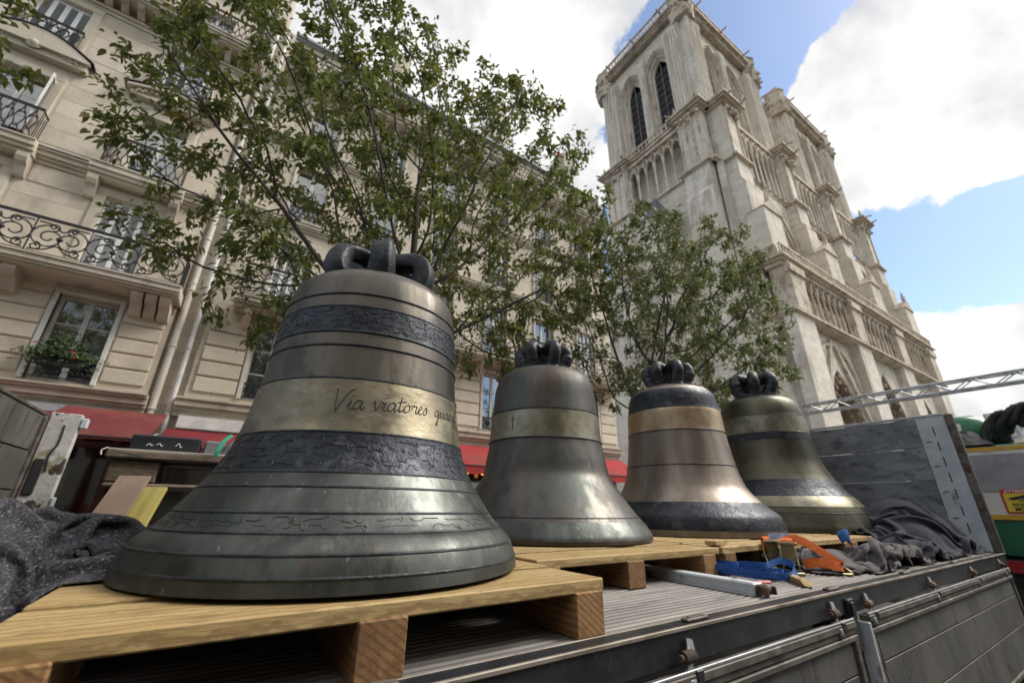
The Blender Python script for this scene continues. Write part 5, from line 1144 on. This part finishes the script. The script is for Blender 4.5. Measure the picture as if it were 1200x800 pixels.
def tower(u0, u1, near):
    """one tower from the great gallery up; faces west and north carry the openings"""
    va, vb = 3.9, 18.6; NW = u0-1.0
    q = MB(); q.box(u0+.1, u1-.1, va, vb-.1, RZ0 if near else GZ0-.1, GZ0+.1); q.box(u0+1.4, u1-.1, va+1.1, vb-.1, GZ0+.1, GZ1); cpart(q, 'tower_core', CST)
    um, vm = (u0+u1)/2, (va+vb)/2
    # north face: corner buttresses and blind arcade
    q = MB(); q.box(NW+.2, u0+.2, 6.9, 15.0, RZ0 if near else GZ0, GZ0-.65); cpart(q, 'north_wall')
    band(NW+.2, u0, 6.9, 15.0, GZ0-.65, [(.05, .22), (.30, .25), (.15, .18)])
    arcade(fN(NW+.3), 6.9, 15.0, 0, GZ0, GZ1)
    for (v0, v1, pj) in ((3.75, 6.8, 1.6), (15.0, 18.8, 1.6)):
        q = MB(); un = u0-pj-.5
        if near:
            q.box(un-.5, u0+.7, v0-.1, v1+.2, 0, 27.5); q.box(un, u0+.7, v0, v1, 27.5, 33.3)
            q.prism([(un, 33.3), (un+.45, 34.1), (u0+.7, 34.1), (u0+.7, 33.3)], lambda p, z, d: (p, d, z), v0, v1)
        q.box(un+.45, u0+.7, v0, v1, 34.1 if near else GZ0, 37.0); cpart(q, 'buttress')
        if near:
            q = MB(); m_ = (v0+v1)/2; q.add([(un-.7, v0-.3, 27.5), (un-.7, v1+.35, 27.5), (u0, v1+.35, 27.5), (u0, v0-.3, 27.5), (un-.7, m_, 29.6), (u0, m_, 29.6)], [(0, 4, 1), (1, 4, 5, 2), (0, 3, 5, 4), (2, 5, 3), (0, 1, 2, 3)]); cpart(q, 'gable_cap', CSTD); pinn(un-.4, m_, 29.3, .5)
        band(un+.45, u0, v0, v1, 37.0, [(.1, .2), (.4, .28), (.2, .2)])
        q = MB(); q.box(un+.7, u0+.2, v0+.1, v1-.1, 37.68, 45.6); cpart(q, 'buttress')
        for s_ in np.linspace(v0+.3, v1-.3, 4): column(un+.68, s_, 37.7, 44.8, .13)
        band(un+.6, u0, v0, v1, 45.6, [(.15, .3), (.5, .3), (.75, .35), (.45, .2)])
        q = MB(); rnd = random.Random(int(v0*10))
        for k in range(16): q.lathe([(.02, -.3), (.26, -.1), (.2, .2), (.02, .35)], 6, (un+.45+rnd.uniform(-.1, .2), rnd.uniform(v0, v1), 44.5+rnd.uniform(0, 1.1)))
        cpart(q, 'carved_foliage', CSTD, 50); garg(un+.3, v0, 46.4, R(-60)); garg(un+.3, v1, 46.4, R(-110)); pinn(un+.5, v0+.2, 46.75, .45); pinn(un+.5, v1-.2, 46.75, .4)
    band(u0-.4, u1+.3, va-.2, vb+.2, GZ1, [(.1, .3), (.55, .35), (.3, .2)]); baluster_run(None, u0-.7, u1+.6, GZ1+.85, 1.1, fW(va-.6), .1); baluster_run(None, va-.6, vb+.6, GZ1+.85, 1.1, fN(u0-.9), .1)
    # belfry
    Z0, Z1 = 46.6, 66.2; ua, ub, vc, vd = u0+.5, u1-.5, va+.5, vb-.4
    umid, vmid = (ua+ub)/2, (vc+vd)/2; dw = 2.55
    q = MB(); AW = [(umid-dw, 1.40, 48.0, 59.2, 62.0), (umid+dw, 1.40, 48.0, 59.2, 62.0)]; AN = [(vmid-2.35, 1.20, 48.0, 59.4, 62.0), (vmid+2.35, 1.20, 48.0, 59.4, 62.0)]
    big = lambda A_: [(c, hw+.85, zl-.2, zs, za+1.05) for (c, hw, zl, zs, za) in A_]
    arch_wall(q, fW(vc), ua, ub, Z0, Z1, big(AW), 0, 1.0); arch_wall(q, fN(ua), vc+1.01, vd, Z0, Z1, big(AN), 0, 1.0); cpart(q, 'belfry_wall')
    q = MB(); q.box(ub-.7, ub, vc+.71, vd, Z0, Z1); q.box(ua+.71, ub-.71, vd-.7, vd, Z0, Z1); cpart(q, 'belfry_wall')
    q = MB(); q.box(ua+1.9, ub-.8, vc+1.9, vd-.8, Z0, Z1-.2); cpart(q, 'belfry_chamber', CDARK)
    for fn, arcs, off in ((fW(vc), AW, 0), (fN(ua), AN, 0)):
        for (c, hw, zl, zs, za) in arcs:
            for k in range(5):
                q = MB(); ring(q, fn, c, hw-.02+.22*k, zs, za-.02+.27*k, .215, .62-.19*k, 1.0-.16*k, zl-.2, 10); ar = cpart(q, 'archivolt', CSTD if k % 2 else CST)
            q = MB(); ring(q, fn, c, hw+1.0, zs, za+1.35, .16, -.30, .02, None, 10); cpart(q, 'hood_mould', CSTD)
            for k in range(10):
                z = zl+.6+k*1.3; q = MB(); q.prism([(c-hw, z), (c+hw, z), (c+hw, z+.10), (c-hw, z+.10)], fn, .85, 1.45); lv = cpart(q, 'louvre', mat('louvre_slate', (.03, .032, .04), (.05, .052, .06), 1.5, .6)); q = MB(); q.prism([(c-hw, z-.9), (c+hw, z-.9), (c+hw, z+.02), (c-hw, z+.02)], fn, .95, 1.03); q.build('louvre_board', CDARK, lv)
            q = MB(); q.prism([(c-.05, zl), (c+.05, zl), (c+.05, za-.6), (c-.05, za-.6)], fn, .80, .88); cpart(q, 'louvre_post', CSTP)
    # shafted piers
    shafts = MB(); piers = []
    def pier(fn, p0, p1, dd, n):
        q = MB(); q.prism([(p0, Z0), (p1, Z0), (p1, 63.8), (p0, 63.8)], fn, -dd, .05); o = cpart(q, 'belfry_pier')
        for s_ in np.linspace(p0+.18, p1-.18, n):
            pt = fn(s_, Z0, -dd-.02); column(pt[0], pt[1], Z0, 63.2, .15, mt=CST)
    pier(fW(vc), ua-.9, ua+2.0, .95, 6); pier(fW(vc), ub-2.0, ub+.9, .95, 6); pier(fW(vc), umid-.62, umid+.62, .45, 4)
    pier(fN(ua), vc+.0, vc+2.6, .95, 6); pier(fN(ua), vd-2.3, vd+.3, .95, 5); pier(fN(ua), vmid-.55, vmid+.55, .45, 4)
    for (cu, cv) in ((ua-.3, vc-.3), (ub+.3, vc-.3), (ua-.3, vd+.1), (ub+.3, vd+.1)):
        q = MB(); q.lathe([(1.45, 63.0), (1.55, 63.8), (1.7, 64.7), (1.35, 64.9), (1.3, 67.8), (1.5, 68.1), (1.2, 68.5)], 8, (cu, cv, 0)); rnd = random.Random(int(cu*7+cv))
        for k in range(26): a = rnd.uniform(0, 6.28); q.lathe([(.02, -.3), (.28, -.05), (.2, .2), (.02, .35)], 6, (cu+1.5*math.cos(a), cv+1.5*math.sin(a), rnd.uniform(62.9, 66.2)))
        cpart(q, 'corner_turret', CSTD, 30)
        for k in range(3): a = rnd.uniform(0, 6.28); pinn(cu+.9*math.cos(a), cv+.9*math.sin(a), 67.9, .4)
    # crowning cornice, carved leaves and parapet
    band(ua-.5, ub+.5, vc-.5, vd+.4, Z1, [(.05, .3), (.45, .35), (.8, .4), (.5, .25)])
    q = MB(); 
    for k in range(44): s_ = k/43; q.lathe([(.02, -.22), (.22, -.05), (.16, .2), (.02, .3)], 5, (ua-.3+(ub-ua+.6)*s_, vc-.75, Z1-.15)); q.lathe([(.02, -.22), (.22, -.05), (.16, .2), (.02, .3)], 5, (ua-.75, vc-.3+(vd-vc+.6)*s_, Z1-.15))
    cpart(q, 'carved_leaf_row', CSTD, 50)
    baluster_run(None, ua-.9, ub+.9, Z1+1.3, 1.5, fW(vc-.95), .12); baluster_run(None, vc-.9, vd+.9, Z1+1.3, 1.5, fN(ua-.95), .12)
    q = MB(); q.box(ua-.2, ub+.2, vc-.2, vd+.2, Z1+1.25, Z1+1.6); cpart(q, 'tower_roof', CSLATE)
    for s_ in np.linspace(vc+2, vd-2, 3): garg(ua-1.2, s_, Z1+1.0, R(-90))
    for s_ in np.linspace(ua+2, ub-2, 3): garg(s_, vc-1.2, Z1+1.0, 0)
tower(-.3, 17.0, True); tower(26.2, 43.3, False)
# small stair turret with a slate cone on the north side, and the nave behind
q = MB(); q.lathe([(1.9, 0), (1.9, 31.6), (2.1, 31.8), (2.1, 32.0)], 8, (-3.2, 10.2, 0)); q.box(-3.2, .2, 8.4, 12.2, 0, 31.5); tr = cpart(q, 'stair_turret', CST); q = MB(); q.lathe([(2.2, 32.0), (1.1, 34.0), (.1, 36.0)], 8, (-3.2, 10.2, 0)); q.build('turret_roof', CSLATE, tr)
q = MB(); q.box(-1.0, .4, 6.9, 15.0, 0, RZ0); cpart(q, 'north_wall')
q = MB(); q.box(7, 36, 19, 110, 0, 32); q.box(-1, 44, 19, 105, 0, 12); cpart(q, 'nave_wall', CST); q = MB(); q.prism([(7, 32), (21.5, 43), (36, 32)], lambda p, z, d: (p, d, z), 19, 110); cpart(q, 'nave_roof', CSLATE)

# ------------------------------------------------------------------ trees
def leafmat(name, c1, c2, c3):
    mt = mat(name, c1, c2, 7, .42, spec=.45, detail=2, layers=[(c3, 3.5, .60, .78, (1, 1, 1), .8)]); t = mt.node_tree
    bs = [n for n in t.nodes if n.type == 'BSDF_PRINCIPLED'][0]; out = [n for n in t.nodes if n.type == 'OUTPUT_MATERIAL'][0]
    tr = t.nodes.new('ShaderNodeBsdfTranslucent'); mxx = t.nodes.new('ShaderNodeMixShader'); mxx.inputs[0].default_value = .32
    src = bs.inputs['Base Color'].links[0].from_socket; g_ = t.nodes.new('ShaderNodeGamma'); g_.inputs[1].default_value = .8; t.links.new(src, g_.inputs[0]); t.links.new(g_.outputs[0], tr.inputs[0])
    t.links.new(bs.outputs[0], mxx.inputs[1]); t.links.new(tr.outputs[0], mxx.inputs[2]); t.links.new(mxx.outputs[0], out.inputs[0]); return mt
LEAF = leafmat('green_leaves', (.075, .105, .018), (.155, .185, .034), (.19, .13, .03))
LEAF2 = leafmat('grey_green_leaves', (.070, .095, .026), (.145, .170, .048), (.16, .12, .04))
def tree(label, bx, by, fork, lean, att_fn, natt, seed, leafm, nleaf, lsize, trunk_r=.16, step=.20, di=2.0, dk=.34):
    rnd = np.random.default_rng(seed); t = thing('street_tree', label, 'tree', (bx, by, .13), 0, 'street trees')
    B = np.array([bx, by, .13]); A = att_fn(rnd, natt)
    nodes = []; par = []
    p = np.array([bx, by, .13]); tip = np.array(fork); k = int(np.linalg.norm(tip-p)/step)
    for i in range(k+1):
        s = i/k; q = p+(tip-p)*s; q[0] += lean*math.sin(s*math.pi)*.12; nodes.append(q); par.append(i-1)
    near = np.full(len(A), -1); nd = np.full(len(A), 1e9)
    def upd(i0):
        for i in range(i0, len(nodes)):
            d = np.linalg.norm(A-nodes[i], axis=1); m_ = d < nd; nd[m_] = d[m_]; near[m_] = i
    i0 = len(nodes)-4; upd(i0); alive = np.ones(len(A), bool)
    for it in range(150):
        idx = np.where(alive & (nd < max(di, 5.0 if it < 14 else di)))[0]
        if len(idx) == 0: break
        dirs = {}
        for a in idx:
            v = A[a]-nodes[near[a]]; dirs.setdefault(near[a], []).append(v/np.linalg.norm(v))
        n0 = len(nodes)
        for ni, vs in dirs.items():
            v = np.sum(vs, 0)+rnd.normal(0, .25, 3)+np.array([0, 0, .10]); l = np.linalg.norm(v)
            if l < 1e-3: continue
            nodes.append(nodes[ni]+v/l*step); par.append(ni)
        upd(n0); alive &= nd > dk
        if len(nodes) > 5200: break
    P = np.array(nodes); n = len(P); ch = [[] for _ in range(n)]
    for i in range(n):
        if par[i] >= 0: ch[par[i]].append(i)
    rad = np.zeros(n)
    for i in range(n-1, -1, -1):
        rad[i] = .0052 if not ch[i] else (sum(rad[c]**2.35 for c in ch[i]))**(1/2.35)
    rad *= min(1.6, max(.5, trunk_r/rad[k])) ** .8
    rad = np.maximum(rad, .0042); rad[:k] = np.maximum(rad[:k], np.linspace(trunk_r*1.35, trunk_r, k)*.9)
    mb = MB(); tb = MB(); stack = [0]; done = set()
    while stack:
        s = stack.pop(); chain = [par[s], s] if par[s] >= 0 else [s]; c = s
        while ch[c]:
            o = sorted(ch[c], key=lambda j: -rad[j]); stack += o[1:]; c = o[0]; chain.append(c)
        pts = [P[i]-B for i in chain]; rr = [rad[i] for i in chain]
        if par[s] >= 0: rr[0] = rr[1]
        if len(pts) < 2: continue
        if s == 0: tb.tube(pts[:k+3], rr[:k+3], 14); mb.tube(pts[k+1:], rr[k+1:], 8)
        else: mb.tube(pts, rr, 7 if rr[0] > .025 else 5)
    tb.build('trunk', BARK, t, 180, fix=False); mb.build('limbs', BARK, t, 180, fix=False)
    tw = np.where((rad < .0125) & (np.arange(n) > k+4))[0]
    tips = np.array([i for i in tw if len(ch[i]) == 0]); pick = np.concatenate([rnd.choice(tw, nleaf//2), rnd.choice(tips, nleaf-nleaf//2)])
    c = P[pick]+rnd.normal(0, .075, (nleaf, 3)); par_ = np.array(par)[pick]; d0 = P[pick]-P[par_]; d0 /= np.linalg.norm(d0, axis=1)[:, None]+1e-9
    d = d0*.7+rnd.normal(0, .6, (nleaf, 3)); d[:, 2] -= .35; d /= np.linalg.norm(d, axis=1)[:, None]
    upv = rnd.normal(0, .45, (nleaf, 3)); upv[:, 2] += 1.; sd_ = np.cross(d, upv); sd_ /= np.linalg.norm(sd_, axis=1)[:, None]+1e-9; nr = np.cross(sd_, d)
    L_ = lsize*rnd.uniform(.65, 1.25, nleaf)[:, None]; W = L_*rnd.uniform(.19, .27, nleaf)[:, None]
    a = c-B; V = np.stack([a, a+d*L_*.30+sd_*W+nr*W*.35, a+d*L_*.70+sd_*W*.85+nr*W*.3-np.array([0, 0, .1])*L_*.5, a+d*L_-np.array([0, 0, .25])*L_, a+d*L_*.70-sd_*W*.85+nr*W*.3-np.array([0, 0, .1])*L_*.5, a+d*L_*.30-sd_*W+nr*W*.35, a+d*L_*.5-np.array([0, 0, .04])*L_], 1).reshape(-1, 3)
    i7 = np.arange(nleaf)*7; me = bpy.data.meshes.new('crown'); nv = len(V)
    F = np.concatenate([np.stack([i7, i7+1, i7+6], 1), np.stack([i7+1, i7+2, i7+6], 1), np.stack([i7+2, i7+3, i7+6], 1), np.stack([i7+3, i7+4, i7+6], 1), np.stack([i7+4, i7+5, i7+6], 1), np.stack([i7+5, i7, i7+6], 1)])
    me.vertices.add(nv); me.vertices.foreach_set('co', V.astype(np.float32).ravel()); me.loops.add(len(F)*3); me.loops.foreach_set('vertex_index', F.astype(np.int32).ravel())
    me.polygons.add(len(F)); me.polygons.foreach_set('loop_start', np.arange(0, len(F)*3, 3, dtype=np.int32)); me.update(calc_edges=True); me.materials.append(leafm); me.shade_smooth()
    put('crown', me, t, kind='stuff')
    return t
def ell(c, r, low, tilt=0., slope=99., pw=.45):
    def f(rnd, n):
        out = []
        while len(out) < n:
            v = rnd.normal(0, 1, 3); v /= np.linalg.norm(v); v *= rnd.uniform(0, 1)**pw
            p = np.array(c)+v*np.array(r)
            hdist = math.hypot(p[0]-c[0], p[1]-c[1])
            if p[2] < low+tilt*hdist: continue
            if (p[2]-ZC)/max(.1, p[1]) > slope: continue
            out.append(p)
        return np.array(out)
    return f
tree('airy green tree with forked stems behind the big scripted bell', 2.25, 6.3, (2.05, 6.2, 3.5), 1., ell((2.2, 6.5, 7.4), (4.9, 2.6, 4.6), 3.9, .0, 1.70), 2100, 11, LEAF, 34000, .108, .11)
tree('denser grey green tree between the long house and the cathedral', 8.1, 6.3, (8.0, 6.2, 3.7), -1., ell((9.0, 5.7, 6.0), (4.0, 2.4, 3.1), 3.2, .0, 99), 1250, 23, LEAF2, 19000, .112, .11)
tree('green tree reaching in beside the balcony house', -6.1, 6.3, (-6.1, 6.2, 3.4), 1., ell((-6.1, 6.2, 6.2), (3.35, 2.4, 3.4), 3.4, .0, 99), 900, 37, LEAF, 12000, .125, .12)

# ------------------------------------------------------------------ truss, green truck and far houses
tz = 3.99; tr = thing('lighting_truss', 'long aluminium lattice truss spanning the square in front of the cathedral', 'truss', (13.3, 1.5, 0))
ALU = mat('aluminium', (.42, .43, .46), (.55, .56, .58), 6, .38, metal=.75)
chs = [(-.12, tz), (.12, tz), (-.12, tz+.22), (.12, tz+.22)]
for (dx, z) in chs:
    q = MB(); q.tube([(dx, -9, z), (dx, 5.6, z)], .026, 10); q.build('chord', ALU, tr, 40)
q = MB(); y = -8.9; k = 0
while y < 5.3:
    for dx in (-.12, .12): q.tube([(dx, y, tz if k % 2 else tz+.22), (dx, y+.32, tz+.22 if k % 2 else tz)], .013, 6)
    for z in (tz, tz+.22): q.tube([(-.12 if k % 2 else .12, y, z), (.12 if k % 2 else -.12, y+.32, z)], .011, 5)
    y += .32; k += 1
q.build('lattice', ALU, tr, 40)
for yy in (-8.8, 5.45):
    q = MB()
    for dx in (-.12, .12):
        for dy in (-.12, .12): q.tube([(dx, yy+dy, 0.02), (dx, yy+dy, tz-.03)], .025, 8)
    for k in range(12): q.tube([(-.12, yy-.12, .1+.32*k), (.12, yy-.12, .1+.32*(k+1))], .012, 5); q.tube([(-.12, yy-.12, .1+.32*k), (-.12, yy+.12, .1+.32*(k+1))], .012, 5)
    q.cbox(-.4, .4, yy-.4, yy+.4, 0.001, .03, .004); q.build('tower', ALU, tr, 40)
gt = thing('green_truck', 'green works truck with white tailboard, yellow stripes and a warning sticker', 'truck', (9.2, .3, 0))
def gp(q, n, mt, parent=gt, smooth=None): return q.build(n, mt, parent, smooth)
q = MB(); q.cbox(-1.7, 2.6, -1.15, 1.12, 1.02, 2.22, .02); body = gp(q, 'body', GREEN)
q = MB(); q.cbox(-1.722, -1.704, .06, 1.10, 1.40, 2.20, .003); gp(q, 'tailboard', CREAM)
for bx in ((.35, 1.10, 2.150, 2.195), (.10, .19, 1.46, 2.10), (.02, 1.10, 1.40, 1.455)):
    q = MB(); q.cbox(-1.731, -1.7225, bx[0], bx[1], bx[2], bx[3], .002); gp(q, 'yellow_stripe', YELLOW)
q = MB(); q.cbox(-1.733, -1.7225, .42, .93, 1.70, 2.11, .003); gp(q, 'grey_panel', mat('grey_patch', (.22, .225, .25), (.28, .285, .30), 4, .5))
q = MB(); q.cbox(-1.72, -1.705, -1.1, .04, 1.05, 2.19, .006); gp(q, 'green_door', GREEN)
st = MB(); st.cbox(-1.738, -1.7225, .40, .72, 1.47, 1.72, .003); st = gp(st, 'warning_sticker', mat('sticker_red', (.50, .03, .03), None, 5, .4))
q = MB(); q.cbox(-1.742, -1.7385, .42, .70, 1.485, 1.675, .001); q.build('yellow_field', mat('sticker_yellow', (.70, .52, .02), None, 5, .4), st)
q = MB(); q.prism([(.68, 1.625), (.52, 1.668), (.46, 1.66), (.47, 1.64), (.64, 1.605)], lambda p, z, d: (d, p, z), -1.745, -1.7425); q.prism([(.60, 1.60), (.49, 1.63), (.48, 1.618), (.59, 1.59)], lambda p, z, d: (d, p, z), -1.745, -1.7425); q.build('truck_pictogram', RUBBER, st)
def text(s, size, loc, parent, mt, bold=True):
    cu = bpy.data.curves.new('txt', 'FONT'); cu.body = s; cu.size = size; cu.align_x = 'CENTER'; cu.extrude = .0006; cu.offset = size*.02
    o = bpy.data.objects.new('txt', cu); COL.objects.link(o); dg = bpy.context.evaluated_depsgraph_get(); me = bpy.data.meshes.new_from_object(o.evaluated_get(dg)); bpy.data.objects.remove(o); me.materials.clear(); me.materials.append(mt); me.name = 'lettering'
    n = put('lettering', me, parent, loc, (R(90), 0, R(-90))); return n
text('ATTENTION', .044, (-1.7435, .56, 1.682), st, WHITE); text('ANGLES', .055, (-1.7455, .56, 1.543), st, RUBBER); text('MORTS', .055, (-1.7455, .56, 1.497), st, RUBBER)
q = MB(); q.cbox(-1.69, 2.55, -1.0, 1.0, .7, 1.0, .02); gp(q, 'chassis', RUBBER)
for k in range(4):
    q = MB(); q.cbox(-1.735, -1.70, -.95+k*.5, -.5+k*.5, .86, .98, .004); gp(q, 'bumper_stripe', RED if k % 2 else WHITE)
q = MB(); q.cbox(-1.72, -1.69, -1.0, 1.05, .60, .66, .004); gp(q, 'bumper_bar', PALEST)
for xx in (-1.0, 1.7):
    for yy in (-.95, .85):
        wv = put('wheel', rim, gt, (xx, yy, .482)); put('tyre', tyre, wv)
q = MB(); q.tube(smoothpath([(-1.7, -.25, 1.62), (-1.95, -.1, 1.68), (-2.05, .1, 1.66)], 4), .02, 6); q.lathe([(.02, -.17), (.12, -.15), (.15, 0), (.13, .12), (.03, .17)], 14, (-2.08, .13, 1.62)); gp(q, 'mirror', RUBBER, smooth=50)
bl = thing('leaf_blower', 'green backpack leaf blower lying on the green truck', 'leaf blower', (7.85, 1.17, 2.22))
q = MB(); q.lathe([(.02, 0.01), (.20, .02), (.27, .10), (.28, .22), (.22, .34), (.10, .40), (.01, .41)], 22); q.v = [(v[0]*.7, v[1]*1.05, v[2]) for v in q.v]; q.build('housing', mat('green_plastic', (.012, .17, .06), (.010, .13, .05), 5, .35), bl, 50)
q = MB(); q.cbox(-.215, -.19, -.02, .16, .20, .29, .005); q.build('white_label', WHITE, bl)
q = MB(); q.cbox(-.10, .14, -.38, -.16, .01, .27, .05); q.build('engine', RUBBER, bl, 40)
ho = thing('hose_bundle', 'bundle of ribbed black hoses and straps heaped beside the leaf blower', 'hose', (7.72, .80, 2.22))
rnd = random.Random(6)
for k in range(7):
    q = MB(); y0 = .20-.035*k; P = smoothpath([(-.1+.04*k, y0, .045+.02*k), (-.06, y0-.08, .26+.035*(k % 3)), (0, y0-.22, .33+.02*k), (.05, y0-.42, .16+.04*(k % 4)), (.1, y0-.60, .045)], 8); q.tube(P, [.034+.006*(i % 2) for i in range(len(P))], 8); q.build('hose', RUBBER, ho, 60)
b = MB(); nn = 24
for j in range(nn+1):
    for i in range(nn+1):
        u, v = i/nn-.5, j/nn-.5; e = max(0, 1-4*(u*u+v*v)); b.v.append((u*.35, v*.5, .004+.17*e*(.7+.5*abs(math.sin(8*v+6*u+3*noise.noise(Vector((u*5, v*5, 1))))))))
b.f += [(j*(nn+1)+i, j*(nn+1)+i+1, (j+1)*(nn+1)+i+1, (j+1)*(nn+1)+i) for j in range(nn) for i in range(nn)]
o = b.build('grey_jacket', FELTP, None, 180, loc=(7.62, 1.16, 2.2205)); tag(o, 'grey cloth jacket lying in front of the leaf blower', 'cloth')
# far houses across the river
for (x, y0, y1, hgt, lb) in ((150, 13.5, 24, 21.5, 'far grey roofed house beyond the square with tall chimneys'), (158, -6, 13, 18.8, 'lower far house at the end of the square with a grey mansard roof'), (165, -40, -6.5, 21, 'far stone house standing beyond the lower mansard house')):
    t = thing('far_house', lb, 'building', (x, (y0+y1)/2, 0)); w_ = (y1-y0)/2
    q = MB(); q.box(0, 12, -w_, w_, 0, hgt-4); q.build('wall', STONE_JOINT, t); q = MB(); q.prism([(0, hgt-4), (1.4, hgt), (10.6, hgt), (12, hgt-4)], lambda p, z, d: (p, d, z), -w_, w_); q.build('roof', ZINC, t)
    wm = MB(); wm.box(-.04, .05, -.5, .5, 0, 1.9); wm = wm.mesh('window', GLASS)
    n = int(w_*2/2.6)
    for r_ in range(4):
        for i in range(n): put('window', wm, t, (0, -w_+1.3+2.6*i, 2.2+3.4*r_))
    for i in range(3):
        q = MB(); q.box(3, 5, -w_+w_*.66*i, -w_+w_*.66*i+1.6, hgt-2, hgt+2.6); q.build('chimney', STONE_TRIM, t)
    for i in range(n):
        q = MB(); q.box(-.1, 1.2, -w_+1.3+2.6*i-.6, -w_+1.3+2.6*i+.6, hgt-3.6, hgt-1.6); q.build('dormer', STONE_TRIM, t)
